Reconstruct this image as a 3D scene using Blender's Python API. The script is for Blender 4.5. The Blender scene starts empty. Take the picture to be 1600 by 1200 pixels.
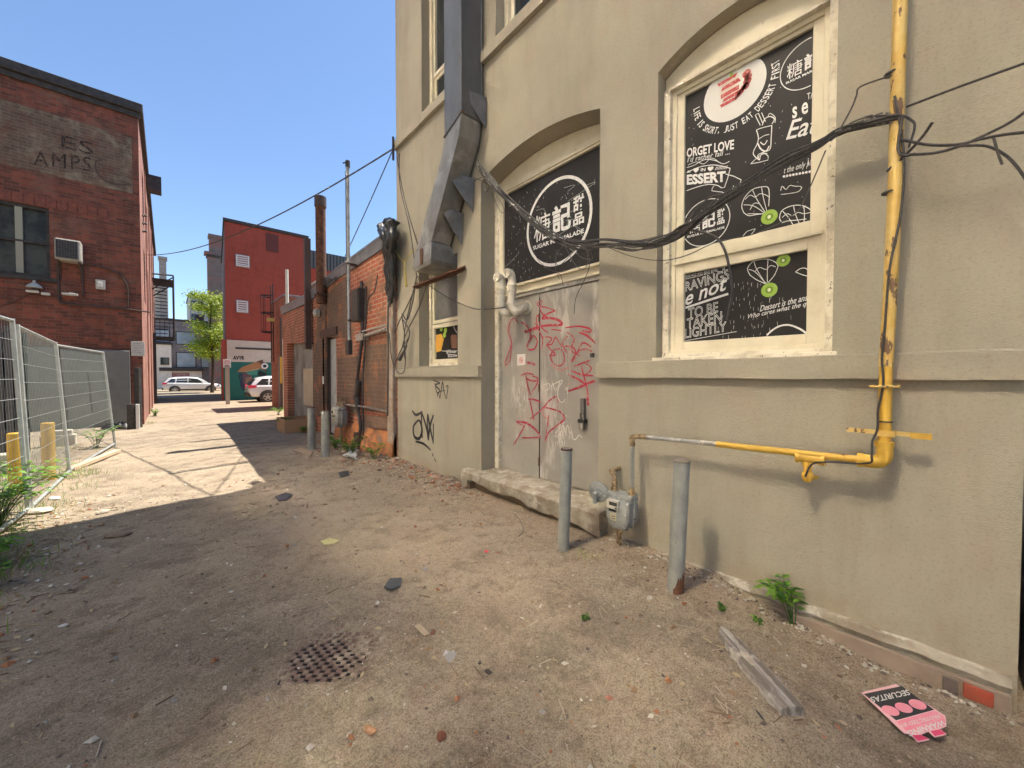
import bpy, bmesh, math, random
from mathutils import Vector, Matrix, noise as mnoise
from mathutils.geometry import tessellate_polygon
rnd = random.Random(7)
SC = bpy.context.scene
COL = SC.collection
# ---------------------------------------------------------------- camera
H = 1.55
HEAD = math.radians(41.9); PITCH = math.radians(1.25)
cam = bpy.data.objects.new('camera', bpy.data.cameras.new('camera'))
COL.objects.link(cam)
cam.location = (0, 0, H)
cam.rotation_euler = (math.pi/2 - PITCH, 0, -HEAD)
cam.data.sensor_fit = 'HORIZONTAL'; cam.data.sensor_width = 36
cam.data.lens = 36*600/1600
cam.data.clip_start = 0.05; cam.data.clip_end = 2000
SC.camera = cam
# ---------------------------------------------------------------- light
SUN_EL = math.radians(64.5); SUN_AZ = math.radians(7)     # from +X, turned towards +Y
world = bpy.data.worlds.new('World'); SC.world = world; world.use_nodes = True
wn = world.node_tree.nodes; wl = world.node_tree.links
sky = wn.new('ShaderNodeTexSky'); sky.sky_type = 'NISHITA'; sky.sun_disc = False
sky.sun_elevation = SUN_EL; sky.sun_rotation = math.pi/2 - SUN_AZ
sky.air_density = 1.0; sky.dust_density = 0.2; sky.ozone_density = 4.0; sky.altitude = 100
wl.new(sky.outputs[0], wn['Background'].inputs[0]); wn['Background'].inputs[1].default_value = 0.105
sun = bpy.data.objects.new('sun', bpy.data.lights.new('sun', 'SUN'))
COL.objects.link(sun)
sun.data.energy = 4.8; sun.data.angle = math.radians(0.5); sun.data.color = (1, 0.93, 0.82)
sd = Vector((math.cos(SUN_EL)*math.cos(SUN_AZ), math.cos(SUN_EL)*math.sin(SUN_AZ), math.sin(SUN_EL)))
sun.rotation_euler = sd.to_track_quat('Z', 'Y').to_euler()
SC.view_settings.view_transform = 'Standard'; SC.view_settings.look = 'None'
SC.view_settings.exposure = 1.1; SC.view_settings.gamma = 1; SC.view_settings.use_curve_mapping = False
try:
    SC.cycles.caustics_reflective = True; SC.cycles.sample_clamp_indirect = 0; SC.cycles.blur_glossy = 0.0
    SC.cycles.max_bounces = 8; SC.cycles.diffuse_bounces = 4
except Exception: pass
# ---------------------------------------------------------------- geometry helpers
_F = Vector((math.sin(HEAD)*math.cos(PITCH), math.cos(HEAD)*math.cos(PITCH), -math.sin(PITCH)))
_R = Vector((math.cos(HEAD), -math.sin(HEAD), 0)); _U = _R.cross(_F)
def px(u, v, X=None, Y=None, Z=None):
    """the point of the plane X=, Y= or Z= that was measured at pixel (u, v) of the 1600x1200 photograph"""
    d = _F + _R*((u-800)/600) + _U*((600-v)/600)
    t = X/d.x if X is not None else Y/d.y if Y is not None else (Z-H)/d.z
    return Vector((d.x*t, d.y*t, H + d.z*t))
def tag(o, label=None, cat=None, group=None, kind=None):
    if label: o['label'] = label
    if cat: o['category'] = cat
    if group: o['group'] = group
    if kind: o['kind'] = kind
    return o
def thing(name, label, cat, loc=(0, 0, 0), group=None, kind=None):
    o = bpy.data.objects.new(name, None); COL.objects.link(o); o.location = loc
    o.empty_display_size = 0.2
    return tag(o, label, cat, group, kind)
def origin(o):
    p = Vector((0, 0, 0))
    while o is not None:
        p += Vector(o.location); o = o.parent
    return p
def smooth_curve(pts, n=6, closed=False):
    pts = [Vector(p) for p in pts]
    if len(pts) < 3: return pts
    out = []
    N = len(pts)
    rng = range(N) if closed else range(N-1)
    for i in rng:
        p0 = pts[(i-1) % N] if closed or i > 0 else pts[0]
        p1 = pts[i]; p2 = pts[(i+1) % N]
        p3 = pts[(i+2) % N] if closed or i+2 < N else pts[-1]
        for k in range(n):
            t = k/n
            out.append(0.5*((2*p1) + (-p0+p2)*t + (2*p0-5*p1+4*p2-p3)*t*t + (-p0+3*p1-3*p2+p3)*t**3))
    if not closed: out.append(pts[-1])
    return out
class MB:
    def __init__(s): s.v = []; s.f = []; s.m = []
    def add(s, vs, fs, m=0):
        b = len(s.v); s.v += [Vector(p) for p in vs]
        for f in fs: s.f.append([b+i for i in f]); s.m.append(m)
        return s
    def box(s, x0, x1, y0, y1, z0, z1, m=0):
        return s.add([(x0,y0,z0),(x1,y0,z0),(x1,y1,z0),(x0,y1,z0),(x0,y0,z1),(x1,y0,z1),(x1,y1,z1),(x0,y1,z1)],
              [(0,3,2,1),(4,5,6,7),(0,1,5,4),(1,2,6,5),(2,3,7,6),(3,0,4,7)], m)
    def obox(s, c, a, b, d, m=0):
        c = Vector(c); a = Vector(a); b = Vector(b); d = Vector(d)
        vs = [c+i*a+j*b+k*d for k in (-1,1) for (i,j) in ((-1,-1),(1,-1),(1,1),(-1,1))]
        return s.add(vs, [(0,3,2,1),(4,5,6,7),(0,1,5,4),(1,2,6,5),(2,3,7,6),(3,0,4,7)], m)
    def prism(s, poly, vec, m=0):
        poly = [Vector(p) for p in poly]; vec = Vector(vec); n = len(poly)
        fs = [tuple(range(n)), tuple(range(2*n-1, n-1, -1))] + [(i, (i+1) % n, n+(i+1) % n, n+i) for i in range(n)]
        return s.add(poly + [p+vec for p in poly], fs, m)
    def loft(s, rings, m=0, cap=True, closed=True):
        n = len(rings[0]); vs = [p for r in rings for p in r]; fs = []
        for i in range(len(rings)-1):
            for j in range(n if closed else n-1):
                k = (j+1) % n
                fs.append((i*n+j, i*n+k, (i+1)*n+k, (i+1)*n+j))
        if cap and closed: fs += [tuple(range(n-1, -1, -1)), tuple(range((len(rings)-1)*n, len(rings)*n))]
        return s.add(vs, fs, m)
    def tube(s, pts, r, n=8, m=0, cap=True):
        pts = [Vector(p) for p in pts]; rings = []
        rr = r if isinstance(r, (list, tuple)) else [r]*len(pts)
        t0 = (pts[1]-pts[0]).normalized()
        ref = Vector((0,0,1)) if abs(t0.z) < 0.9 else Vector((1,0,0))
        a = t0.cross(ref).normalized()
        for i, p in enumerate(pts):
            if i == 0: t = t0
            elif i == len(pts)-1: t = (pts[i]-pts[i-1]).normalized()
            else: t = ((pts[i+1]-pts[i]).normalized() + (pts[i]-pts[i-1]).normalized())
            if t.length < 1e-6: t = t0
            t.normalize(); a = (a - t*a.dot(t))
            if a.length < 1e-6: a = t.orthogonal()
            a.normalize(); b = t.cross(a)
            rings.append([p + (a*math.cos(2*math.pi*k/n) + b*math.sin(2*math.pi*k/n))*rr[i] for k in range(n)])
        return s.loft(rings, m, cap)
    def lathe(s, base, prof, n=20, m=0, axis=(0,0,1)):
        ax = Vector(axis).normalized(); a = ax.orthogonal().normalized(); b = ax.cross(a); base = Vector(base)
        return s.loft([[base + ax*h + (a*math.cos(2*math.pi*k/n)+b*math.sin(2*math.pi*k/n))*r for k in range(n)] for r, h in prof], m)
    def ribbon(s, pts, w, nrm, m=0, n=5, taper=False):
        pts = smooth_curve(pts, n); nrm = Vector(nrm); L = []; N = len(pts); s.k = getattr(s, 'k', 0)+1; of_ = nrm*(.00012*(s.k % 9))
        for i, p in enumerate(pts):
            t = pts[min(i+1, N-1)] - pts[max(i-1, 0)]
            if t.length < 1e-7: t = Vector((0, 1, 0))
            k = w/2*(0.7+0.4*math.sin(math.pi*min(1, max(0, i/(N-1))))) if taper else w/2
            sd_ = t.normalized().cross(nrm)*k
            L += [p+sd_+of_, p-sd_+of_]
        return s.add(L, [(2*i, 2*i+1, 2*i+3, 2*i+2) for i in range(N-1)], m)
    def poly(s, pts, m=0):
        return s.add(pts, [tuple(range(len(pts)))], m)
    def disc(s, c, r, a=(0,-1,0), b=(0,0,1), n=36, m=0, r2=None):
        c = Vector(c); a = Vector(a); b = Vector(b)
        P = lambda q, k: c + (a*math.cos(2*math.pi*k/n)+b*math.sin(2*math.pi*k/n))*q
        if r2 is None: return s.add([P(r, k) for k in range(n)], [tuple(range(n))], m)
        return s.add([P(q, k) for q in (r, r2) for k in range(n)], [(k, (k+1) % n, n+(k+1) % n, n+k) for k in range(n)], m)
    def holed(s, outer, holes, fn, depth_fn=None, m=0, m2=None):
        """2-D polygon with holes, mapped by fn; reveals run from fn to depth_fn"""
        polys = [outer] + holes
        flat = [p for q in polys for p in q]
        tris = tessellate_polygon([[Vector((p[0], p[1], 0)) for p in q] for q in polys])
        s.add([fn(p) for p in flat], tris, m)
        if depth_fn:
            for h in holes:
                n = len(h)
                s.add([fn(p) for p in h] + [depth_fn(p) for p in h], [(i, (i+1) % n, n+(i+1) % n, n+i) for i in range(n)], m if m2 is None else m2)
        return s
    def build(s, name, mats, parent=None, smooth=False, bevel=0, recalc=True, angle=35):
        me = bpy.data.meshes.new(name)
        off = origin(parent) if parent is not None else Vector((0,0,0))
        me.from_pydata([p-off for p in s.v], [], s.f)
        if not isinstance(mats, (list, tuple)): mats = [mats]
        for k in mats: me.materials.append(k)
        me.polygons.foreach_set('material_index', s.m)
        if recalc:
            bm = bmesh.new(); bm.from_mesh(me); bmesh.ops.recalc_face_normals(bm, faces=bm.faces); bm.to_mesh(me); bm.free()
        if smooth:
            me.polygons.foreach_set('use_smooth', [True]*len(me.polygons)); me.set_sharp_from_angle(angle=math.radians(angle))
        me.update()
        o = bpy.data.objects.new(name, me); COL.objects.link(o)
        if parent is not None: o.parent = parent
        if bevel:
            b = o.modifiers.new('bevel', 'BEVEL'); b.width = bevel; b.segments = 2; b.limit_method = 'ANGLE'; b.angle_limit = math.radians(40)
        return o
def copy_tree(o, parent=None):
    c = o.copy(); COL.objects.link(c)
    if parent is not None: c.parent = parent
    for ch in list(o.children): copy_tree(ch, c)
    return c
_tc = {}
def glyphs(s, bold=0.0, shear=0.0, outline=0.0, spacing=1.0):
    key = (s, bold, shear, outline, spacing)
    if key in _tc: return _tc[key]
    cu = bpy.data.curves.new('t', 'FONT'); cu.body = s; cu.size = 1; cu.resolution_u = 3
    cu.offset = bold; cu.shear = shear; cu.space_character = spacing
    if outline: cu.fill_mode = 'NONE'
    ob = bpy.data.objects.new('t', cu); COL.objects.link(ob)
    me = bpy.data.meshes.new_from_object(ob.evaluated_get(bpy.context.evaluated_depsgraph_get()))
    vs = [(v.co.x, v.co.y) for v in me.vertices]; fs = [tuple(p.vertices) for p in me.polygons]
    if outline:
        nv = []; fs = []
        for e in me.edges:
            p = Vector(vs[e.vertices[0]]); q = Vector(vs[e.vertices[1]]); d = q-p
            if d.length < 1e-5: continue
            d.normalize(); k = Vector((-d.y, d.x))*outline; b_ = len(nv); nv += [tuple(p-k), tuple(q-k), tuple(q+k), tuple(p+k)]; fs.append((b_, b_+1, b_+2, b_+3))
        vs = nv
    bpy.data.objects.remove(ob); bpy.data.curves.remove(cu); bpy.data.meshes.remove(me)
    if not vs: vs = [(0, 0), (1, 1)]
    x0 = min(v[0] for v in vs); x1 = max(v[0] for v in vs); y0 = min(v[1] for v in vs); y1 = max(v[1] for v in vs)
    _tc[key] = (vs, fs, x0, x1, y0, y1); return _tc[key]
def text(mb, s, O, B, T, m=0, fit=True, **kw):
    """writes s with its box from O (lower left) to B (lower right) and T (upper left)"""
    vs, fs, x0, x1, y0, y1 = glyphs(s, **kw); O = Vector(O); B = Vector(B); T = Vector(T)
    mb.add([O + (B-O)*((x-x0)/(x1-x0)) + (T-O)*((y-y0)/(y1-y0)) for x, y in vs], fs, m)
# ---------------------------------------------------------------- materials
def M(name, col, rough=0.8, col2=None, scale=3.0, detail=6.0, lo=0.35, hi=0.65, bump=0.0, bscale=40.0, metal=0.0,
      col3=None, scale3=1.0, t3=(0.55, 0.62), stretch=(1,1,1), coat=0.0, alpha=1.0, spec=0.5, stretch3=(1,1,1)):
    m = bpy.data.materials.new(name); m.use_nodes = True; nt = m.node_tree; N = nt.nodes; L = nt.links
    b = N['Principled BSDF']; b.inputs['Roughness'].default_value = rough; b.inputs['Metallic'].default_value = metal
    b.inputs['Base Color'].default_value = (*col, 1); b.inputs['Coat Weight'].default_value = coat
    b.inputs['Alpha'].default_value = alpha; b.inputs['Specular IOR Level'].default_value = spec
    tc = N.new('ShaderNodeTexCoord')
    def nz(sc, st, det=detail):
        mp = N.new('ShaderNodeMapping'); mp.inputs['Scale'].default_value = st; L.new(tc.outputs['Object'], mp.inputs[0])
        n = N.new('ShaderNodeTexNoise'); n.inputs['Scale'].default_value = sc; n.inputs['Detail'].default_value = det
        n.inputs['Roughness'].default_value = 0.62
        L.new(mp.outputs[0], n.inputs['Vector']); return n.outputs['Fac']
    def ramp(src, a, c):
        r = N.new('ShaderNodeMapRange'); r.inputs[1].default_value = a; r.inputs[2].default_value = c; r.clamp = True
        L.new(src, r.inputs[0]); return r.outputs[0]
    def mix(fac, a, c):
        x = N.new('ShaderNodeMix'); x.data_type = 'RGBA'; L.new(fac, x.inputs[0])
        for i, q in ((6, a), (7, c)):
            if isinstance(q, tuple): x.inputs[i].default_value = (*q, 1)
            else: L.new(q, x.inputs[i])
        return x.outputs[2]
    cur = col
    if col2: cur = mix(ramp(nz(scale, stretch), lo, hi), cur, col2)
    if col3: cur = mix(ramp(nz(scale3, stretch3), *t3), cur, col3)
    if not isinstance(cur, tuple): L.new(cur, b.inputs['Base Color'])
    if bump:
        bp = N.new('ShaderNodeBump'); bp.inputs['Strength'].default_value = min(1, bump); bp.inputs['Distance'].default_value = 0.01
        L.new(nz(bscale, stretch, 4), bp.inputs['Height']); L.new(bp.outputs[0], b.inputs['Normal'])
    m['b'] = 1
    return m
def brick_mat(name, axis, c1, c2, mort, dirtc=None, bump=0.6, w=0.215, h=0.075, mo=0.008, patch=None, pscale=0.6, pt=(0.5, 0.6), rough=0.85, streak=0.35):
    m = bpy.data.materials.new(name); m.use_nodes = True; nt = m.node_tree; N = nt.nodes; L = nt.links
    b = N['Principled BSDF']; b.inputs['Roughness'].default_value = rough
    tc = N.new('ShaderNodeTexCoord'); sp = N.new('ShaderNodeSeparateXYZ'); cb = N.new('ShaderNodeCombineXYZ')
    L.new(tc.outputs['Object'], sp.inputs[0]); L.new(sp.outputs[axis], cb.inputs[0]); L.new(sp.outputs['Z'], cb.inputs[1])
    wob = N.new('ShaderNodeTexNoise'); wob.inputs['Scale'].default_value = 6; L.new(tc.outputs['Object'], wob.inputs['Vector'])
    wm = N.new('ShaderNodeVectorMath'); wm.operation = 'SCALE'; wm.inputs['Scale'].default_value = 0.012
    L.new(wob.outputs['Color'], wm.inputs[0]); ad = N.new('ShaderNodeVectorMath'); L.new(cb.outputs[0], ad.inputs[0]); L.new(wm.outputs[0], ad.inputs[1])
    br = N.new('ShaderNodeTexBrick'); L.new(ad.outputs[0], br.inputs['Vector'])
    br.inputs['Color1'].default_value = (*c1, 1); br.inputs['Color2'].default_value = (*c2, 1); br.inputs['Mortar'].default_value = (*mort, 1)
    br.inputs['Scale'].default_value = 1; br.inputs['Brick Width'].default_value = w; br.inputs['Row Height'].default_value = h
    br.inputs['Mortar Size'].default_value = mo; br.inputs['Mortar Smooth'].default_value = 0.3; br.inputs['Bias'].default_value = -0.1
    cur = br.outputs['Color']
    def mixn(cur, col, sc, lo, hi, fac=1.0, st=(1, 1, 1), blend='MIX'):
        mp = N.new('ShaderNodeMapping'); mp.inputs['Scale'].default_value = st; L.new(tc.outputs['Object'], mp.inputs[0])
        n = N.new('ShaderNodeTexNoise'); n.inputs['Scale'].default_value = sc; n.inputs['Detail'].default_value = 8; n.inputs['Roughness'].default_value = 0.65
        L.new(mp.outputs[0], n.inputs['Vector'])
        r = N.new('ShaderNodeMapRange'); r.inputs[1].default_value = lo; r.inputs[2].default_value = hi; r.inputs[4].default_value = fac; L.new(n.outputs['Fac'], r.inputs[0])
        x = N.new('ShaderNodeMix'); x.data_type = 'RGBA'; x.blend_type = blend; L.new(r.outputs[0], x.inputs[0]); L.new(cur, x.inputs[6]); x.inputs[7].default_value = (*col, 1)
        return x.outputs[2]
    cur = mixn(cur, (0.45, 0.45, 0.45), 1.7, 0.4, 0.7, streak, (1, 1, 1), 'MULTIPLY')
    cur = mixn(cur, (0.35, 0.3, 0.28), 5, 0.45, 0.75, 0.5, (1, 1, .25), 'MULTIPLY')
    if patch: cur = mixn(cur, patch, pscale, pt[0], pt[1], 0.9)
    if dirtc: cur = mixn(cur, dirtc, 2.2, 0.52, 0.7, 0.8)
    L.new(cur, b.inputs['Base Color'])
    nb = N.new('ShaderNodeTexNoise'); nb.inputs['Scale'].default_value = 35; L.new(tc.outputs['Object'], nb.inputs['Vector'])
    sb = N.new('ShaderNodeMath'); sb.operation = 'MULTIPLY_ADD'; sb.inputs[1].default_value = -1.0; L.new(br.outputs['Fac'], sb.inputs[0]); L.new(nb.outputs['Fac'], sb.inputs[2])
    bp = N.new('ShaderNodeBump'); bp.inputs['Strength'].default_value = bump; bp.inputs['Distance'].default_value = 0.012
    L.new(sb.outputs[0], bp.inputs['Height']); L.new(bp.outputs[0], b.inputs['Normal'])
    return m
def stucco_mat(name, base, c2, c3, stain):
    m = bpy.data.materials.new(name); m.use_nodes = True; nt = m.node_tree; N = nt.nodes; L = nt.links
    b = N['Principled BSDF']; b.inputs['Roughness'].default_value = 0.92; b.inputs['Specular IOR Level'].default_value = 0.2
    tc = N.new('ShaderNodeTexCoord')
    def nz(sc, st=(1, 1, 1), det=8, ro=.6):
        mp = N.new('ShaderNodeMapping'); mp.inputs['Scale'].default_value = st; L.new(tc.outputs['Object'], mp.inputs[0])
        n = N.new('ShaderNodeTexNoise'); n.inputs['Scale'].default_value = sc; n.inputs['Detail'].default_value = det; n.inputs['Roughness'].default_value = ro
        L.new(mp.outputs[0], n.inputs['Vector']); return n.outputs['Fac']
    def mr(src, lo, hi, to=1.0):
        r = N.new('ShaderNodeMapRange'); r.inputs[1].default_value = lo; r.inputs[2].default_value = hi; r.inputs[4].default_value = to; L.new(src, r.inputs[0]); return r.outputs[0]
    def mx(fac, a, c, blend='MIX'):
        x = N.new('ShaderNodeMix'); x.data_type = 'RGBA'; x.blend_type = blend; L.new(fac, x.inputs[0])
        if isinstance(a, tuple): x.inputs[6].default_value = (*a, 1)
        else: L.new(a, x.inputs[6])
        x.inputs[7].default_value = (*c, 1); return x.outputs[2]
    def mul(a, c):
        x = N.new('ShaderNodeMath'); x.operation = 'MULTIPLY'; L.new(a, x.inputs[0]); L.new(c, x.inputs[1]); return x.outputs[0]
    cur = mx(mr(nz(1.3), .38, .62, .75), base, c2)
    cur = mx(mr(nz(3.1, (1, 1.3, .8)), .5, .7, .55), cur, c3)
    cur = mx(mr(nz(4, (1, 1, .16)), .48, .75, .3), cur, (.55, .52, .46), 'MULTIPLY')
    cur = mx(mr(nz(60, det=3), .52, .75, .4), cur, (.6, .58, .55), 'MULTIPLY')
    sp = N.new('ShaderNodeSeparateXYZ'); L.new(tc.outputs['Object'], sp.inputs[0])
    low = mr(sp.outputs['Z'], .75, 0.05); yb = mr(sp.outputs['Y'], 3.4, 4.6); g = mul(mul(low, yb), mr(nz(2.5, (1, 1, .6)), .3, .6))
    cur = mx(g, cur, stain)
    g2 = mul(mr(sp.outputs['Z'], .3, -.1), mr(nz(6), .35, .6, .7)); cur = mx(g2, cur, (.3, .2, .12))
    L.new(cur, b.inputs['Base Color'])
    vo = N.new('ShaderNodeTexVoronoi'); vo.inputs['Scale'].default_value = 130; L.new(tc.outputs['Object'], vo.inputs['Vector'])
    s = N.new('ShaderNodeMath'); s.operation = 'MULTIPLY_ADD'; s.inputs[1].default_value = .6; L.new(vo.outputs['Distance'], s.inputs[0]); L.new(nz(45, (1, .6, 1.4), 5, .7), s.inputs[2])
    s2 = N.new('ShaderNodeMath'); s2.operation = 'MULTIPLY_ADD'; s2.inputs[1].default_value = 2.5; L.new(nz(3, det=2), s2.inputs[0]); L.new(s.outputs[0], s2.inputs[2])
    bp = N.new('ShaderNodeBump'); bp.inputs['Strength'].default_value = .4; bp.inputs['Distance'].default_value = 0.007
    L.new(s2.outputs[0], bp.inputs['Height']); L.new(bp.outputs[0], b.inputs['Normal'])
    return m
mt = {}
mt['stucco'] = stucco_mat('stucco', (.375, .34, .262), (.43, .39, .30), (.42, .34, .265), (.58, .34, .15))
mt['stucco2'] = mt['stucco']
mt['cream'] = M('cream_paint', (.74, .67, .50), .55, (.62, .54, .38), 5, lo=.45, hi=.75, bump=.15, bscale=60, col3=(.35, .28, .2), scale3=14, t3=(.68, .74), stretch3=(1, 1, .4))
mt['peel'] = M('peeling_cream', (.78, .72, .58), .7, (.6, .53, .4), 9, lo=.45, hi=.6, bump=.5, bscale=50, col3=(.2, .16, .12), scale3=26, t3=(.62, .66))
mt['film'] = M('dark_film', (.022, .02, .0185), .4, (.034, .03, .029), 2, bump=.03, bscale=8, spec=.25)
mt['white'] = M('white_print', (.8, .79, .76), .5, (.6, .58, .55), 30, lo=.5, hi=.7)
mt['glass'] = M('dark_glass', (.03, .035, .04), .05, spec=.8)
mt['doorgrey'] = M('grey_door', (.34, .315, .275), .5, (.27, .245, .215), 2.2, lo=.35, hi=.65, bump=.08, bscale=20, col3=(.52, .48, .43), scale3=4, t3=(.55, .65), stretch3=(1, 1, .25))
mt['doorleft'] = M('grey_door_panel', (.32, .30, .26), .5, (.38, .34, .29), 3, lo=.4, hi=.6, bump=.1, bscale=25, col3=(.5, .47, .42), scale3=6, t3=(.58, .66), stretch3=(1, 1, .2))
mt['red'] = M('red_marker', (.42, .022, .045), .5, (.40, .25, .23), 26, lo=.52, hi=.64)
mt['redthin'] = M('faded_red_marker', (.55, .2, .19), .6, (.5, .1, .1), 25, lo=.4, hi=.6)
mt['chalk'] = M('white_marker', (.68, .65, .6), .7)
mt['black'] = M('black_marker', (.02, .02, .022), .5)
mt['blacksoft'] = M('black_plastic', (.025, .024, .023), .5, (.06, .055, .05), 30, bump=.1)
mt['concrete'] = M('rough_concrete', (.42, .37, .29), .9, (.26, .21, .15), 5, lo=.4, hi=.6, bump=.9, bscale=28, col3=(.55, .5, .42), scale3=7, t3=(.55, .64))
mt['steelriser'] = M('grey_steel_riser', (.16, .165, .17), .45, (.12, .122, .12), 4, lo=.4, hi=.65, metal=.35, bump=.05, bscale=10, stretch=(1, 1, .3))
mt['steel'] = M('galvanised_steel', (.27, .265, .25), .45, (.19, .185, .17), 5, lo=.4, hi=.65, bump=.06, bscale=12, metal=.35, col3=(.42, .41, .39), scale3=2, t3=(.52, .66), stretch=(1, 1, .4))
mt['steeldark'] = M('weathered_steel', (.15, .14, .125), .5, (.24, .22, .2), 5, lo=.4, hi=.65, bump=.1, bscale=12, metal=.5, col3=(.2, .12, .07), scale3=6, t3=(.6, .7))
mt['rust'] = M('rust', (.16, .065, .03), .85, (.07, .03, .02), 12, lo=.4, hi=.6, bump=.5, bscale=60, col3=(.3, .13, .05), scale3=9, t3=(.6, .66))
mt['pvc'] = M('ivory_pvc', (.72, .67, .55), .35, (.6, .54, .42), 8, lo=.45, hi=.7, bump=.03)
mt['yellow'] = M('yellow_paint', (.72, .44, .06), .5, (.6, .34, .04), 8, lo=.45, hi=.7, bump=.25, bscale=40, col3=(.2, .09, .03), scale3=16, t3=(.67, .70), stretch3=(1, 1, .35))
mt['oldyellow'] = M('faded_yellow_paint', (.72, .53, .19), .6, (.66, .42, .1), 7, lo=.4, hi=.6, bump=.5, bscale=35, col3=(.18, .1, .05), scale3=17, t3=(.57, .60), stretch3=(1, 1, .35))
mt['greypipe'] = M('worn_grey_pipe', (.32, .31, .29), .5, (.5, .47, .43), 18, lo=.5, hi=.6, bump=.3, bscale=50, col3=(.14, .08, .05), scale3=14, t3=(.6, .65))
mt['greypaint'] = M('grey_paint', (.27, .275, .25), .5, (.33, .335, .30), 6, lo=.4, hi=.6, bump=.2, bscale=25, col3=(.12, .07, .04), scale3=18, t3=(.68, .7), stretch3=(1, 1, .4))
mt['rustygrey'] = M('rusty_grey_paint', (.22, .245, .235), .6, (.28, .11, .03), 7, lo=.44, hi=.5, bump=.6, bscale=35, col3=(.1, .06, .04), scale3=12, t3=(.6, .65))
mt['metergrey'] = M('meter_grey', (.36, .365, .34), .5, (.26, .265, .245), 10, lo=.4, hi=.6, bump=.2, bscale=30, col3=(.6, .6, .57), scale3=20, t3=(.62, .66))
mt['brass'] = M('stained_fittings', (.4, .3, .17), .55, (.2, .13, .07), 25, lo=.4, hi=.6, bump=.3, bscale=60, metal=.3)
mt['cable'] = M('cable', (.03, .027, .025), .5, (.07, .06, .055), 60, lo=.4, hi=.6, bump=.2, bscale=80)
mt['tape'] = M('cable_tie_wire', (.35, .34, .32), .4, (.08, .07, .07), 50, lo=.4, hi=.6, metal=.4)
mt['kiwi'] = M('kiwi_green', (.30, .48, .05), .5, (.36, .55, .08), 60)
mt['kiwic'] = M('kiwi_core', (.75, .78, .55), .5)
mt['kiwid'] = M('kiwi_seed_ring', (.16, .28, .02), .5)
mt['plate'] = M('plate_white', (.72, .70, .66), .4)
mt['cake'] = M('cake_red', (.5, .04, .04), .5, (.62, .25, .22), 60, lo=.5, hi=.6)
mt['cakecream'] = M('cake_cream', (.75, .62, .5), .5)
mt['orange'] = M('drink_orange', (.75, .3, .03), .5, (.8, .5, .08), 20)
mt['pink'] = M('faded_pink', (.85, .25, .33), .55, (.85, .33, .4), 12)
mt['pinkl'] = M('pale_pink', (.85, .5, .52), .55)
mt['signred'] = M('sign_red', (.75, .05, .1), .5)
# ================================================================ ground
def gz(x, y):
    z = 0.02*mnoise.noise(Vector((x*.9, y*.9, 0))) + 0.012*mnoise.noise(Vector((x*3, y*3, 5))) + 0.006*mnoise.noise(Vector((x*9, y*9, 2)))
    k = max(0, 1 - max(0, abs(y-3)-9)/6)
    z *= k
    if y < 7 and x > 1.6:
        z += 0.055*min(1, max(0, (x-2.2)/.6))*min(1, max(0, (y-.6)/.9))*(1 + .6*mnoise.noise(Vector((x*2.2, y*2.2, 9))))
    if y < 1.2 and x > 1.8: z -= 0.11*min(1, (x-1.8)/.9)*min(1, max(0, (1.1-y)/.9))
    if 2.1 < y < 4.6 and x > 2.85: z -= .04
    if x < -1.0 and y < 14: z += .04*min(1, (-1.0-x)/.5)*k
    return z
def frange(a, b, s):
    out = []; x = a
    while x < b-1e-6: out.append(x); x += s
    return out
gx = frange(-300, -10, 50) + frange(-10, -2, .4) + frange(-2, 3.4, .045) + frange(3.4, 12, 1) + frange(12, 300, 40)
gy = frange(-40, -1.5, 4) + frange(-1.5, 6, .045) + frange(6, 10, .09) + frange(10, 18, .25) + frange(18, 60, 2) + frange(60, 600, 60)
a = MB(); nx = len(gx)
a.add([(x, y, gz(x, y)) for y in gy for x in gx], [(j*nx+i, j*nx+i+1, (j+1)*nx+i+1, (j+1)*nx+i) for j in range(len(gy)-1) for i in range(nx-1)])
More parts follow.
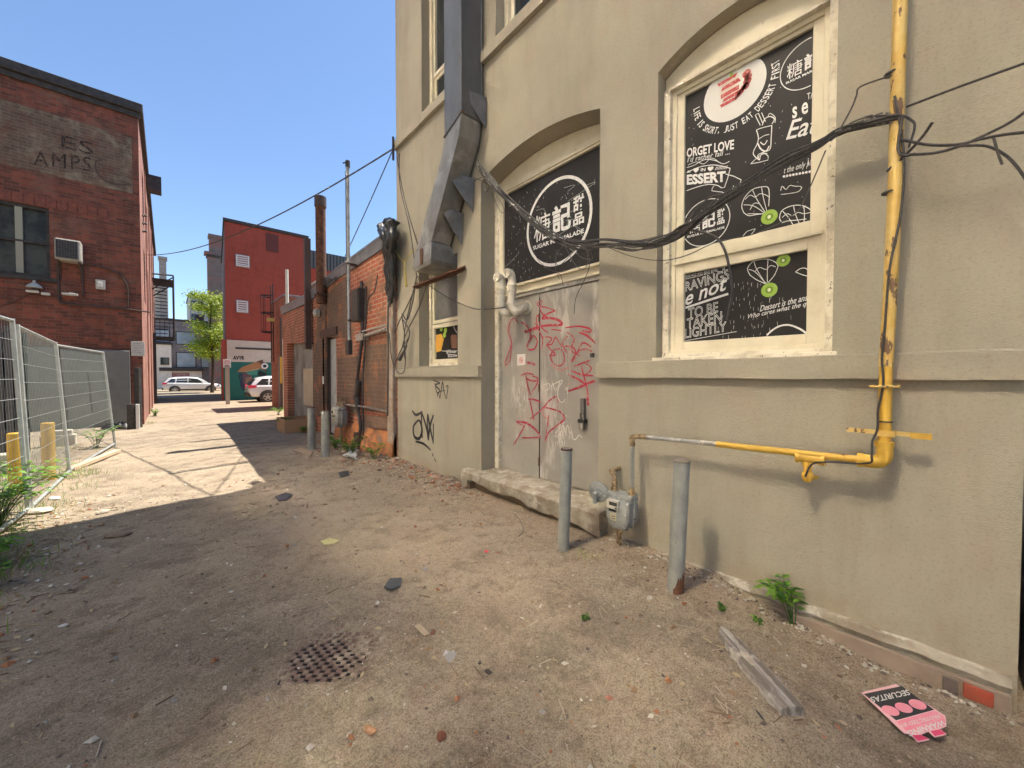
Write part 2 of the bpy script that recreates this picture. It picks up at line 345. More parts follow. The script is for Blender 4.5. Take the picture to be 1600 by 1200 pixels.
def dirt_mat():
    m = bpy.data.materials.new('dirt'); m.use_nodes = True; nt = m.node_tree; N = nt.nodes; L = nt.links
    b = N['Principled BSDF']; b.inputs['Roughness'].default_value = .95; b.inputs['Specular IOR Level'].default_value = .15
    tc = N.new('ShaderNodeTexCoord')
    def nz(sc, det=8, ro=.6, out='Fac'):
        n = N.new('ShaderNodeTexNoise'); n.inputs['Scale'].default_value = sc; n.inputs['Detail'].default_value = det; n.inputs['Roughness'].default_value = ro
        L.new(tc.outputs['Object'], n.inputs['Vector']); return n.outputs[out]
    def mr(src, lo, hi, to=1.0):
        r = N.new('ShaderNodeMapRange'); r.inputs[1].default_value = lo; r.inputs[2].default_value = hi; r.inputs[4].default_value = to; L.new(src, r.inputs[0]); return r.outputs[0]
    def mx(fac, a_, c, blend='MIX'):
        x = N.new('ShaderNodeMix'); x.data_type = 'RGBA'; x.blend_type = blend; L.new(fac, x.inputs[0])
        if isinstance(a_, tuple): x.inputs[6].default_value = (*a_, 1)
        else: L.new(a_, x.inputs[6])
        if isinstance(c, tuple): x.inputs[7].default_value = (*c, 1)
        else: L.new(c, x.inputs[7])
        return x.outputs[2]
    cur = mx(mr(nz(.55), .4, .62), (.46, .375, .275), (.33, .27, .20))
    cur = mx(mr(nz(1.9), .48, .66, .8), cur, (.53, .435, .32))
    cur = mx(mr(nz(3.7, 9, .7), .5, .62, .6), cur, (.22, .165, .12))
    sp = N.new('ShaderNodeSeparateXYZ'); L.new(tc.outputs['Object'], sp.inputs[0])
    ad = N.new('ShaderNodeMath'); ad.operation = 'MULTIPLY_ADD'; ad.inputs[1].default_value = 1.3; L.new(nz(1.6, 6), ad.inputs[0]); L.new(sp.outputs['X'], ad.inputs[2])
    cur = mx(mr(ad.outputs[0], 3.0, 3.9, .6), cur, (.46, .34, .23))            # sandy strip along the wall foot
    cur = mx(mr(nz(22, 6, .75), .42, .68, .7), cur, (.62, .6, .56), 'MULTIPLY')
    cur = mx(mr(nz(140, 3, .7), .42, .66, .75), cur, (.32, .30, .27), 'MULTIPLY')
    cur = mx(mr(nz(48, 5, .75), .52, .66, .6), cur, (.4, .36, .31), 'MULTIPLY')
    cur = mx(mr(nz(75, 4, .7), .6, .72, .5), cur, (.55, .47, .37))
    v = N.new('ShaderNodeTexVoronoi'); v.inputs['Scale'].default_value = 55; v.inputs['Randomness'].default_value = 1; L.new(tc.outputs['Object'], v.inputs['Vector'])
    vm = N.new('ShaderNodeMath'); vm.operation = 'LESS_THAN'; vm.inputs[1].default_value = .17; L.new(v.outputs['Distance'], vm.inputs[0])
    sel = N.new('ShaderNodeSeparateColor'); L.new(v.outputs['Color'], sel.inputs[0])
    gt = N.new('ShaderNodeMath'); gt.operation = 'GREATER_THAN'; gt.inputs[1].default_value = .72; L.new(sel.outputs[0], gt.inputs[0])
    ml = N.new('ShaderNodeMath'); ml.operation = 'MULTIPLY'; L.new(vm.outputs[0], ml.inputs[0]); L.new(gt.outputs[0], ml.inputs[1])
    st = mx(mr(sel.outputs[1], .3, .8), (.5, .44, .36), (.14, .11, .08))
    cur = mx(ml.outputs[0], cur, st)
    L.new(cur, b.inputs['Base Color'])
    h = N.new('ShaderNodeMath'); h.operation = 'MULTIPLY_ADD'; h.inputs[1].default_value = .9; L.new(nz(9, 9, .7), h.inputs[0]); L.new(nz(90, 6, .8), h.inputs[2])
    h2 = N.new('ShaderNodeMath'); h2.operation = 'MULTIPLY_ADD'; h2.inputs[1].default_value = .9; L.new(ml.outputs[0], h2.inputs[0]); L.new(h.outputs[0], h2.inputs[2])
    bp = N.new('ShaderNodeBump'); bp.inputs['Strength'].default_value = .8; bp.inputs['Distance'].default_value = 0.010
    L.new(h2.outputs[0], bp.inputs['Height']); L.new(bp.outputs[0], b.inputs['Normal'])
    return m
mt['dirt'] = dirt_mat()
tag(a.build('ground', mt['dirt'], smooth=True, recalc=False), kind='structure')
# ================================================================ grey stucco building
W = 3.1
def arch(y0, y1, zb, zs, za, n=14):
    """opening outline in (y, z): sill zb, spring line zs, crown za"""
    c = (y0+y1)/2; hw = (y1-y0)/2; s = za-zs; R = (hw*hw+s*s)/(2*s); pts = [(y0, zb), (y1, zb), (y1, zs)]
    t = math.asin(hw/R)
    for k in range(1, n): q = t - 2*t*k/n; pts.append((c+R*math.sin(q), za-R+R*math.cos(q)))
    return pts + [(y0, zs)]
gb = thing('grey_stucco_building', 'tall grey-beige stucco building with arched openings, poster windows and graffiti door', 'building', (7, 3, 0))
TOP = 12.5; Y0, Y1 = -.28, 6.55
holes = [arch(.454, 1.62, 1.70, 4.09, 4.25), arch(2.2, 4.07, .28, 4.09, 4.25), [(4.62, 1.70), (5.75, 1.70), (5.75, 3.3), (4.62, 3.3)],
         arch(4.6, 5.62, 5.70, 8.0, 8.15), arch(2.35, 3.76, 5.70, 8.0, 8.15), arch(.454, 1.62, 5.70, 8.0, 8.15)]
a = MB()
a.holed([(Y0, -.6), (Y1, -.6), (Y1, TOP), (Y0, TOP)], holes, lambda p: (W, p[0], p[1]), lambda p: (W+.5, p[0], p[1]))
a.add([(W, Y0, -.6), (W, Y0, TOP), (14, Y0, TOP), (14, Y0, -.6), (W, Y1, -.6), (W, Y1, TOP), (14, Y1, TOP), (14, Y1, -.6)],
      [(0, 1, 2, 3), (4, 7, 6, 5), (1, 5, 6, 2), (3, 2, 6, 7)])
a.build('wall', mt['stucco'], gb, recalc=False)
a = MB(); a.box(W+.5, W+.52, Y0+.05, Y1-.05, 0, TOP-.1); a.build('interior_wall', M('dark_interior', (.03, .028, .025), .9), gb)
# ledge bands (slightly uneven edges)
def band(name, y0, y1, z0, z1, d=.055):
    a = MB(); n = max(2, int((y1-y0)/.12)); rings = []
    for i in range(n+1):
        y = y0+(y1-y0)*i/n; w1 = .006*mnoise.noise(Vector((y*3, 1, z0))); w2 = .006*mnoise.noise(Vector((y*3, 4, z0)))
        rings.append([(W-.003, y, z0+w1), (W-d+w2, y, z0+w1), (W-d+w2, y, z1+w2), (W-.003, y, z1+.012+w2)])
    a.loft(rings); return a.build(name, mt['stucco2'], gb)
band('ledge', Y0, 2.2, 1.53, 1.67, .05); band('ledge', 4.07, Y1, 1.53, 1.67, .05)
band('upper_ledge', Y0, 3.99, 5.55, 5.69, .06); band('upper_ledge', 4.40, Y1, 5.55, 5.69, .06)
# exposed footing under the render
a = MB(); rings = []
for i in range(60):
    y = Y0+.02 + (2.0-Y0)*i/59; e = .018*mnoise.noise(Vector((y*7, 0, 3)))
    rings.append([(W-.02+e, y, -.4), (W-.02+e, y, -.02+e), (W-.045+e, y, .015+e*.6), (W-.03+e*.5, y, .055+e), (W+.01, y, .06+e), (W+.01, y, -.4)])
a.loft(rings); a.build('footing', mt['concrete'], gb, smooth=True)
a = MB(); a.box(W-.055, W-.03, Y0+.02, .95, -.4, -.02); a.build('footing_render', M('brown_footing', (.33, .25, .19), .9, (.26, .19, .14), 4, bump=.5), gb, bevel=.006)
a = MB(); a.box(W-.075, W-.04, -.205, -.105, -.105, -.035); a.box(W-.07, W-.04, -.09, -.035, -.12, -.04, 1)
a.build('footing_brick', [M('red_brick', (.42, .06, .03), .8, (.3, .08, .04), 9, bump=.5), M('stained_brick', (.16, .12, .1), .9, bump=.5)], gb, bevel=.005)
# ---- windows
def frame_rect(a, X0, X1, y0, y1, z0, z1, w, m=0, wb=None, wt=None):
    wb = w if wb is None else wb; wt = w if wt is None else wt
    a.box(X0, X1, y0, y0+w, z0, z1, m); a.box(X0, X1, y1-w, y1, z0, z1, m)
    a.box(X0, X1, y0+w, y1-w, z0, z0+wb, m); a.box(X0, X1, y0+w, y1-w, z1-wt, z1, m)
def arch_panel(a, X, y0, y1, zb, zs, za, th, m=0):
    a.prism([(X, p[0], p[1]) for p in arch(y0, y1, zb, zs, za)], (th, 0, 0), m)
# big window
wf = MB()
frame_rect(wf, 3.20, 3.42, .455, 1.618, 1.701, 3.98, .055, 1, wb=.03, wt=.02)      # peeling outer frame
arch_panel(wf, 3.225, .457, 1.616, 3.982, 4.085, 4.245, .1, 0)
frame_rect(wf, 3.245, 3.40, .51, 1.563, 1.731, 3.96, .035)
frame_rect(wf, 3.262, 3.38, .545, 1.528, 2.505, 3.925, .062, wb=.10, wt=.03)
frame_rect(wf, 3.256, 3.37, .545, 1.528, 1.766, 2.49, .072, wt=.08, wb=.07)
wf.box(3.235, 3.40, .53, 1.545, 2.49, 2.515)
bw = wf.build('window', [mt['cream'], mt['peel']], gb, bevel=.004)
a = MB(); a.box(3.07, 3.24, .43, 1.64, 1.672, 1.702); a.build('sill', mt['peel'], bw, bevel=.006)
G = 3.285
a = MB(); a.box(G, G+.02, .60, 1.47, 2.60, 3.90); a.box(G, G+.02, .61, 1.46, 1.83, 2.415); a.build('poster_film', mt['film'], bw)
NX = (-1, 0, 0)
def q(u, v, X=G-.003): return px(u, v, X=X)
pr = MB()      # 0 white 1 plate 2 cake 3 cream 4 kiwi 5 core 6 seedring 7 film colour
def clipY(p, lo=.603, hi=1.467): p.y = min(hi, max(lo, p.y)); return p
def line(pts, w=.006, m=0, mb=None, X=G-.003, n=5, nrm=NX):
    P_ = [clipY(px(u, v, X=X)) if mb is None else px(u, v, X=X) for u, v in pts]
    (mb or pr).ribbon(P_, w, nrm, m, n)
def ptext(s, o, b, t, m=0, mb=None, X=G-.003, **kw): text(mb or pr, s, px(*o, X=X), px(*b, X=X), px(*t, X=X), m, **kw)
# plate with cake, ring of words
pc = q(1146, 141); pr_ = (q(1146, 186)-pc).length
pts = []
for k in range(40):
    t = 2*math.pi*k/40; pts.append((pc.y - math.cos(t)*pr_, min(3.893, pc.z+math.sin(t)*pr_)))
pr.add([(G-.003, y, z) for y, z in pts], [tuple(range(40))], 1)
for k, (z0, z1, y0, y1, mm) in enumerate([(.0,.03,-.07,.06,2),(.035,.05,-.07,.06,3),(.055,.085,-.075,.055,2),(.09,.10,-.07,.06,3),(.105,.13,-.08,.05,2),(-.035,-.01,-.065,.06,2),(-.008,-.003,-.07,.06,3),(-.07,-.045,-.06,.06,2)]):
    sh = .02*math.sin(k*2.1)
    pr.poly([(G-.005, pc.y-y0+.02+sh*.3, pc.z+z0-.02), (G-.005, pc.y-y1+.02+sh, pc.z+z0-.012), (G-.005, pc.y-y1+.02, pc.z+z1-.01), (G-.005, pc.y-y0+.02+sh, pc.z+z1-.02)], mm)
for dy, dz, r in ((-.09, .075, .03), (-.1, .045, .028), (-.095, .015, .03), (-.085, -.015, .026), (-.05, -.04, .024), (-.03, -.055, .02), (-.07, -.02, .02)):
    pr.disc((G-.005, pc.y+dy, pc.z+dz), r, n=9, m=2)
pr.poly([(G-.006, pc.y+.03, pc.z+.11), (G-.006, pc.y+.0, pc.z+.115), (G-.006, pc.y+.012, pc.z+.16)], 4)
def arctext(s, c, R, a0, a1, h, m=0, inward=True, X=G-.003):
    n = len(s)
    for k, ch in enumerate(s):
        if ch == ' ': continue
        t = a0+(a1-a0)*(k+.5)/n; w = R*abs(a1-a0)/n*(.78 if ch not in 'I1.,' else .3)
        # angle t measured in the window's (right, up) axes; letters stand with their heads towards the centre
        d = Vector((0, -math.cos(t), math.sin(t))); tang = Vector((0, math.sin(t), math.cos(t)))
        if not inward: up = d; ri = -tang
        else: up = -d; ri = tang
        base = c + d*(R if inward else R)
        base = Vector((X, base.y, base.z)); o = base - ri*w/2
        hh = h*(.35 if ch in '.,' else 1)
        text(pr, ch, o, o+ri*w, o+up*hh, m, bold=.012)
arctext("LIFE IS SHORT, JUST EAT DESSERT FIRST", pc, pr_+.082, math.radians(178), math.radians(372), .05)
# round logo, cut by the frame
def logo(cu, cv, tu, tv, X, mb, ym=None, scale=1.0, ring=.035, fade=0):
    c = px(cu, cv, X=X); r = (px(tu, tv, X=X)-c).length; n = 64
    for k in range(n):
        t0 = 2*math.pi*k/n; t1 = 2*math.pi*(k+1)/n
        ps = [Vector((X, c.y-math.cos(t)*rr, c.z+math.sin(t)*rr)) for t, rr in ((t0, r), (t1, r), (t1, r*(1-ring)), (t0, r*(1-ring)))]
        if ym is not None and (min(p.y for p in ps) < ym[0] or max(p.y for p in ps) > ym[1]): continue
        if ym is not None and len(ym) > 2 and max(p.z for p in ps) > ym[2]: continue
        mb.add(ps, [(0, 1, 2, 3)], 0)
    def tx(s, y0, y1, z0, z1, **kw):
        tmp = MB(); text(tmp, s, (X, c.y-y0*r, c.z+z0*r), (X, c.y-y1*r, c.z+z0*r), (X, c.y-y0*r, c.z+z1*r), **kw)
        for f in tmp.f:
            vs = [tmp.v[i] for i in f]
            if ym is not None and (min(p.y for p in vs) < ym[0] or max(p.y for p in vs) > ym[1]): continue
            mb.add(vs, [tuple(range(len(vs)))], 0)
    tx('糖', -.74, -.20, -.30, .34); tx('記', -.14, .42, -.26, .38, bold=.03)
    tx('甜', .48, .78, .06, .40, bold=.03); tx('品', .48, .78, -.24, .02, bold=.03)
    tx('SUGAR MARMALADE', -.78, .78, -.46, -.36, bold=.03)
logo(1263, 98, 1258, 138, G-.003, pr, (.604, 1.466))
ptext('TAK', (1261, 156), (1279, 150), (1261, 146)); ptext('s e r', (1238, 186), (1279, 170), (1238, 168), bold=.02)
ptext('Eat', (1228, 219), (1280, 207), (1229, 190), shear=.35, bold=.01)
ptext('.........', (1232, 247), (1278, 238), (1232, 243)); ptext('i h', (1262, 258), (1278, 253), (1262, 247))
ptext('t the only place', (1225, 274), (1279, 258), (1225, 262), shear=.35); ptext('...........', (1223, 278), (1278, 268), (1223, 274), bold=.03)
# sundae glass
line([(1182,203),(1185,215),(1183,225),(1177,238),(1180,245),(1187,250),(1184,243),(1192,238),(1203,233),(1205,215),(1206,196)], .006)
line([(1182,203),(1190,200),(1206,196)], .005); line([(1186,217),(1194,212),(1202,210)], .005)
line([(1187,250),(1190,240),(1199,240)], .005); line([(1173,256),(1185,245),(1196,240),(1200,250),(1173,256)], .005, n=2)
line([(1180,180),(1188,196)], .005); line([(1185,177),(1192,193)], .005); line([(1180,180),(1185,177)], .004); line([(1190,176),(1196,190)], .005)
line([(1191,196),(1195,186),(1203,182),(1210,186),(1206,194)], .006); line([(1200,182),(1203,177),(1211,183),(1211,192)], .004)
line([(1184,224),(1189,233),(1197,236),(1202,228)], .009); line([(1188,222),(1194,226),(1199,219)], .007)
# forget love banner
ptext('ORGET LOVE', (1073, 246), (1147, 233), (1073, 232), bold=.03, shear=.05)
ptext("I'd rather fall ...", (1074, 254), (1140, 241), (1074, 246), shear=.2)
line([(1073,262),(1085,258),(1095,252),(1105,249),(1118,251),(1130,256),(1140,252)], .005)
line([(1075,258),(1088,253),(1100,256),(1112,247),(1124,254)], .004)
line([(1073,270),(1090,262),(1110,258),(1125,259),(1141,263)], .006); line([(1073,298),(1090,292),(1108,288),(1122,290),(1132,293),(1141,263)], .006, n=2)
ptext('er ♥ IN ♥ ////////', (1074, 271), (1137, 265), (1074, 264), bold=.02, shear=.1)
ptext('ESSERT', (1073, 289), (1134, 284), (1073, 273), bold=.045)
line([(1134,272),(1158,281),(1150,300)], .006, n=2); line([(1116,290),(1112,298),(1128,300),(1142,306),(1146,290)], .005, n=2)
logo(1102, 348, 1102, 384, G-.003, pr, (.604, 1.466))
# parachutes with kiwi
def chute(tp, left, right, bot, extra=()):
    line(left, .0055); line(right, .0055)
    for e in extra: line(e, .0045)
def kiwi(u, v, tu, tv):
    c = q(u, v); r = (q(tu, tv)-c).length
    for rr, mm, o in ((r, 4, .001), (r*.48, 6, .002), (r*.26, 5, .003)):
        zc = [Vector((G-.003-o, c.y-math.cos(2*math.pi*k/20)*rr*(1 if mm != 5 else .8), c.z+math.sin(2*math.pi*k/20)*rr)) for k in range(20)]
        pr.add(zc, [tuple(range(20))], mm)
chute(0, [(1162,332),(1159,322),(1164,308),(1176,296),(1190,292),(1200,293),(1202,305),(1201,322)], [(1162,332),(1170,337),(1183,335),(1193,334)], 0,
      ([(1176,297),(1183,312),(1197,334)], [(1190,293),(1193,310),(1199,333)], [(1162,320),(1178,322),(1196,334)], [(1164,312),(1172,305),(1180,308),(1187,303),(1195,304),(1202,308)], [(1172,328),(1178,318),(1186,318)], [(1193,334),(1168,334)]))
kiwi(1202, 339, 1203, 350)
chute(0, [(1222,348),(1218,340),(1223,328),(1240,321),(1256,322),(1272,329),(1273,343)], [(1222,348),(1232,345),(1245,344),(1260,342)], 0,
      ([(1223,330),(1232,340),(1242,356)], [(1240,322),(1243,335),(1250,352)], [(1256,322),(1257,335),(1256,350)], [(1222,340),(1230,334),(1238,337),(1247,332),(1256,334),(1266,332)]))
line([(1220,298),(1222,291),(1228,296),(1234,290),(1242,291),(1252,292),(1246,300),(1220,304)], .004)
line([(1160,370),(1167,362),(1172,360),(1180,358),(1174,366)], .004)
# lower pane
ptext('ESSERT', (1070, 437), (1138, 421), (1070, 431), outline=.018); ptext('RAVINGS', (1071, 456), (1140, 436), (1070, 441), outline=.018)
ptext('e not', (1071, 478), (1137, 452), (1070, 460), shear=.3, bold=.015); line([(1071,481),(1138,459)], .018, n=1)
ptext('TO BE', (1075, 498), (1122, 488), (1075, 482), outline=.02); ptext('TAKEN', (1073, 514), (1128, 503), (1073, 498), outline=.02)
ptext('LIGHTLY', (1070, 529), (1135, 518), (1070, 514), outline=.02); line([(1068,533),(1151,518)], .004, n=1)
chute(0, [(1172,430),(1168,420),(1175,410),(1186,406),(1200,405),(1212,410),(1216,416)], [(1172,430),(1182,437),(1195,443)], 0,
      ([(1178,408),(1182,420),(1196,443)], [(1200,405),(1199,425),(1199,441)], [(1216,416),(1210,430),(1200,442)], [(1170,421),(1180,425),(1197,443)], [(1180,424),(1187,418),(1197,421),(1204,415),(1212,417)]))
kiwi(1202, 453, 1203, 464); kiwi(1224, 407, 1225, 416)
line([(1243,425),(1250,420),(1258,419),(1265,424),(1272,425),(1268,431),(1256,430),(1243,425)], .005)
ptext('Dessert is the answ', (1187, 487), (1271, 467), (1187, 478), shear=.4, bold=.008); ptext('Who cares what the que', (1169, 500), (1271, 478), (1169, 491), shear=.4, bold=.008)
line([(1198,524),(1208,515),(1220,509),(1234,508),(1250,514),(1260,521)], .012)
r2 = random.Random(5)
for k in range(70):
    u = r2.gauss(1175, 24); v = r2.uniform(440, 526); p = q(u, v, G-.004)
    if .63 < p.y < 1.45: pr.ribbon([p, p+Vector((0, r2.uniform(-.004, .004), -r2.uniform(.01, .035)))], r2.uniform(.0007, .002), NX, 0)
for k in range(90):
    p = Vector((G-.004, r2.uniform(.63, 1.45), r2.uniform(2.65, 3.85))); pr.ribbon([p, p+Vector((0, r2.uniform(-.006, .006), -r2.uniform(.003, .012)))], r2.uniform(.001, .002), NX, 0)
pr.build('poster_print', [mt['white'], mt['plate'], mt['cake'], mt['cakecream'], mt['kiwi'], mt['kiwic'], mt['kiwid'], mt['film']], bw, recalc=False)
# ---- door bay
D = 3.37
df = MB()
df.box(3.33, 3.45, 3.985, 4.068, .285, 4.03, 1)            # tall weathered jamb on the far side
df.box(3.345, 3.42, 3.90, 3.985, 2.60, 3.98)
frame_rect(df, 3.34, 3.43, 2.202, 3.985, 2.60, 3.98, .06, 0, wb=.09, wt=.05)
df.box(3.30, 3.40, 2.202, 3.985, 2.685, 2.715); df.box(3.325, 3.40, 2.202, 4.066, 3.955, 4.03)
arch_panel(df, 3.35, 2.203, 4.067, 4.02, 4.088, 4.246, .08)
df.box(3.34, 3.43, 2.202, 2.23, .285, 2.6, 1)
dfo = df.build('door_frame', [mt['cream'], mt['peel']], gb, bevel=.005)
tr = MB(); tr.box(D, D+.02, 2.25, 3.93, 2.68, 3.94); tro = tr.build('transom_film', mt['film'], gb)
tp = MB(); logo(870, 347, 870, 415, D-.004, tp, None, ring=.07)
tp.build('transom_print', mt['white'], tro, recalc=False); tp = MB()
for k in range(170):
    p = Vector((D-.004, r2.triangular(2.4, 3.9, 3.75), r2.uniform(2.72, 3.85))); tp.ribbon([p, p+Vector((0, r2.uniform(-.01, .01), -r2.uniform(.004, .03)))], r2.uniform(.0012, .004), NX, 0)
for k in range(9):
    p = Vector((D-.004, r2.uniform(2.4, 3.8), r2.uniform(2.8, 3.8))); tp.ribbon([p, p+Vector((0, r2.uniform(-.2, .2), r2.uniform(-.1, .1))), p+Vector((0, r2.uniform(-.4, .4), r2.uniform(-.3, .1)))], .0022, NX, 0)
tag(tp.build('scratches', mt['white'], tro, recalc=False), kind='stuff')
a = MB(); a.box(3.385, 3.42, 3.262, 3.985, .285, 2.60); a.box(3.375, 3.385, 3.262, 3.30, .285, 2.58)
fixed = a.build('door', mt['doorleft'], gb, bevel=.002)
a = MB(); a.box(3.375, 3.43, 2.232, 3.252, .30, 2.545); a.box(3.36, 3.43, 2.232, 3.985, 2.552, 2.6, 0)
leaf = a.build('door', mt['doorgrey'], gb, bevel=.003)
a = MB(); a.box(3.372, 3.378, 3.250, 3.264, .3, 2.5); a.build('door_gap', M('door_gap', (.02, .015, .012), .9), leaf)
for z in (.45, 1.35, 2.2):
    a = MB(); a.tube([(3.366, 3.258, z), (3.366, 3.258, z+.1)], .009); a.build('hinge', mt['rust'], leaf)
# graffiti on the door, traced at the 711x1200 crop of (780,430)-(940,700)
def zc(x, y): return (780+x/4.444, 430+y/4.444)
gr = MB()
def stroke(pts, w, m=0, X=3.3715, taper=True): gr.ribbon([px(*zc(*p), X=X) for p in pts], w, NX, m, 5, taper)
for w, m, pts in [
 (.014,0,[(130,330),(100,300),(75,330),(62,390),(85,465),(65,540),(42,600),(42,628)]), (.012,0,[(42,628),(75,590),(85,480)]),
 (.016,0,[(150,325),(185,345),(215,395),(215,440),(195,480),(205,515),(245,510),(265,460),(240,420),(225,440)]),
 (.022,0,[(178,392),(260,362),(340,348),(428,345),(430,325),(400,308),(350,298),(300,300),(320,275),(390,245)]), (.012,0,[(390,245),(330,225),(272,212),(270,190),(305,170)]),
 (.013,0,[(265,350),(258,300),(270,280),(285,330),(300,370),(340,400)]), (.018,0,[(200,400),(180,388),(270,372)]),
 (.012,0,[(300,430),(350,430),(365,445),(335,480),(365,478),(385,440),(395,432),(440,505)]),
 (.016,0,[(360,375),(430,385)]), (.015,0,[(460,365),(540,355),(600,362),(638,380),(620,395),(575,385)]), (.016,0,[(555,398),(610,420),(670,475)]),
 (.013,0,[(325,480),(365,525),(392,555),(345,556)]), (.013,0,[(425,510),(380,520),(358,560),(375,610),(420,630),(450,600),(450,550),(430,515)]),
 (.014,0,[(440,495),(500,495),(530,530),(515,590),(505,590),(545,535),(600,512),(645,530)]), (.014,0,[(520,632),(580,610),(628,592)]),
 (.034,0,[(195,605),(250,620)]), (.016,0,[(500,662),(570,690),(655,698)]), (.018,0,[(480,690),(560,730),(610,770)]), (.02,0,[(480,805),(560,775),(660,735)]),
 (.013,0,[(570,630),(585,690),(605,760),(615,820)]), (.034,0,[(612,820),(618,905)]), (.03,0,[(630,745),(662,735)]),
 (.014,0,[(185,690),(195,760),(220,835)]), (.016,0,[(185,715),(230,735),(270,730)]), (.014,0,[(230,700),(270,720),(255,770),(228,808)]),
 (.016,0,[(200,860),(250,865),(290,885)]), (.014,0,[(212,855),(225,930),(242,1008)]), (.014,0,[(215,1000),(300,925),(350,870),(405,845),(400,940)]),
 (.016,0,[(300,915),(370,930),(430,955),(450,1000),(400,1045),(345,1090),(325,1140)]), (.012,0,[(345,970),(335,1040),(318,1165)]),
 (.022,0,[(118,1015),(185,1025),(245,1065),(285,1115)]), (.013,0,[(180,1040),(140,1110),(98,1180)]), (.02,0,[(160,1130),(290,1125)]), (.012,0,[(120,1020),(180,1055)]),
 (.012,0,[(300,180),(285,240),(330,290),(420,310)]), (.012,0,[(470,395),(520,440),(500,520),(560,560)]), (.012,1,[(355,620),(420,660),(480,640)]), (.012,0,[(540,540),(580,470),(640,500)]), (.012,0,[(250,330),(300,440),(290,520)]), (.013,0,[(150,700),(190,680),(240,690)]), (.011,1,[(330,900),(300,960),(340,1000)]), (.011,0,[(480,420),(440,470),(470,540)]), (.012,0,[(590,700),(640,650),(600,610)]), (.008,2,[(310,760),(350,755),(345,790),(320,800)]), (.008,2,[(360,800),(372,750),(385,800)]), (.008,2,[(355,770),(420,740),(395,800)]), (.008,2,[(400,745),(440,730),(410,790),(408,850),(435,885),(460,860)]), (.008,2,[(460,800),(470,780),(475,830)]),
 (.008,2,[(490,1105),(505,1085),(510,1130),(530,1140),(555,1110),(575,1130)]), (.008,2,[(430,1080),(445,1040),(460,1090),(475,1040),(490,1100)])]:
    stroke(pts, w*(1.3 if m == 0 else 1.1), m)
gr.build('graffiti', [mt['red'], mt['redthin'], mt['chalk'], M('scraped_paint', (.5, .47, .43), .7)], leaf, recalc=False); gr = MB()
for k in range(190):
    u = r2.gauss(430, 22) if k % 3 else r2.gauss(150, 30); v = r2.gauss(1085, 50) if k % 3 else r2.gauss(830, 60)
    stroke([(u, v), (u+r2.uniform(-6, 6), v+r2.uniform(8, 40))], r2.uniform(.002, .006), 2, taper=False)
for k in range(60):
    u = r2.choice((310, 480, 350, 400))+r2.gauss(0, 14); v = r2.uniform(380, 900); L_ = r2.uniform(40, 160)
    stroke([(u, v), (u+r2.uniform(-5, 5), v+L_/2), (u+r2.uniform(-6, 6), v+L_)], r2.uniform(.002, .005), 3, taper=False)
for k in range(14):
    u = r2.choice((190, 215, 470, 500))+r2.gauss(0, 18); v = r2.uniform(480, 900); stroke([(u, v), (u+r2.uniform(-4, 4), v+r2.uniform(30, 90))], .004, 1, taper=False)
tag(gr.build('scratches', [mt['red'], mt['redthin'], mt['chalk'], M('scraped_paint2', (.47, .44, .40), .7)], leaf, recalc=False), kind='stuff')
# no smoking sticker
a = MB(); o = px(808, 571, X=3.377)
ps = [px(808, 572, X=3.3745), px(821, 570, X=3.3745), px(821, 553, X=3.3745), px(808, 553.5, X=3.3745)]
a.poly(ps, 0); c = (ps[0]+ps[2])/2; c.x = 3.373; a.disc(c, .036, n=24, m=1, r2=.028)
a.ribbon([c+Vector((0, .024, .024)), c+Vector((0, -.024, -.024))], .007, NX, 1, 1); a.poly([c+Vector((.0005, .02, -.004)), c+Vector((.0005, -.02, -.004)), c+Vector((.0005, -.02, .003)), c+Vector((.0005, .02, .003))], 2)
a.build('no_smoking_sticker', [mt['plate'], mt['signred'], mt['black']], fixed, recalc=False)
# keypad lock and handle
a = MB(); h0 = px(909, 640, X=3.34)
a.box(3.345, 3.375, h0.y-.028, h0.y+.028, h0.z-.12, h0.z+.12); lk = a.build('lock', mt['steeldark'], leaf, bevel=.008)
a = MB(); c = px(909, 658, X=3.33); a.box(3.315, 3.37, c.y-.045, c.y+.045, c.z-.02, c.z+.02); a.tube([(3.335, c.y, c.z-.02), (3.335, c.y, c.z-.09)], [.028, .03], 12, 1); a.tube(smooth_curve([(3.34, c.y+.02, c.z+.02), (3.335, c.y+.025, c.z+.08), (3.335, c.y-.02, c.z+.08), (3.34, c.y-.02, c.z+.02)]), .005, 6, 1)
a.build('padlock', [mt['blacksoft'], M('chrome_lock', (.5, .48, .43), .25, metal=1)], lk, smooth=True)
a = MB(); c = px(925, 555, X=3.36); a.box(3.35, 3.376, c.y-.02, c.y+.02, c.z-.022, c.z+.022); a.build('latch_hole', mt['blacksoft'], leaf, bevel=.004)
# ---- small window under the duct
wf = MB()
frame_rect(wf, 3.28, 3.45, 4.63, 5.74, 1.702, 3.28, .07, 1, wb=.05); frame_rect(wf, 3.305, 3.42, 4.70, 5.67, 2.40, 3.25, .06, 0, wb=.06)
frame_rect(wf, 3.30, 3.41, 4.70, 5.67, 1.752, 2.39, .065, 0)
w3 = wf.build('window', [mt['cream'], mt['peel']], gb, bevel=.004)
a = MB(); a.box(3.2, 3.3, 4.63, 5.74, 1.672, 1.705); a.build('sill', mt['peel'], w3, bevel=.006)
a = MB(); a.box(3.34, 3.36, 4.75, 5.62, 2.45, 3.2); a.build('pane', M('dusty_glass', (.16, .155, .145), .35, (.22, .21, .2), 4), w3)
a = MB(); a.box(3.335, 3.36, 4.76, 5.61, 1.81, 2.33); a.build('poster_film', mt['film'], w3)
a = MB(); X3 = 3.332
def s3(x, y): return (600+x/3, 380+y/3)
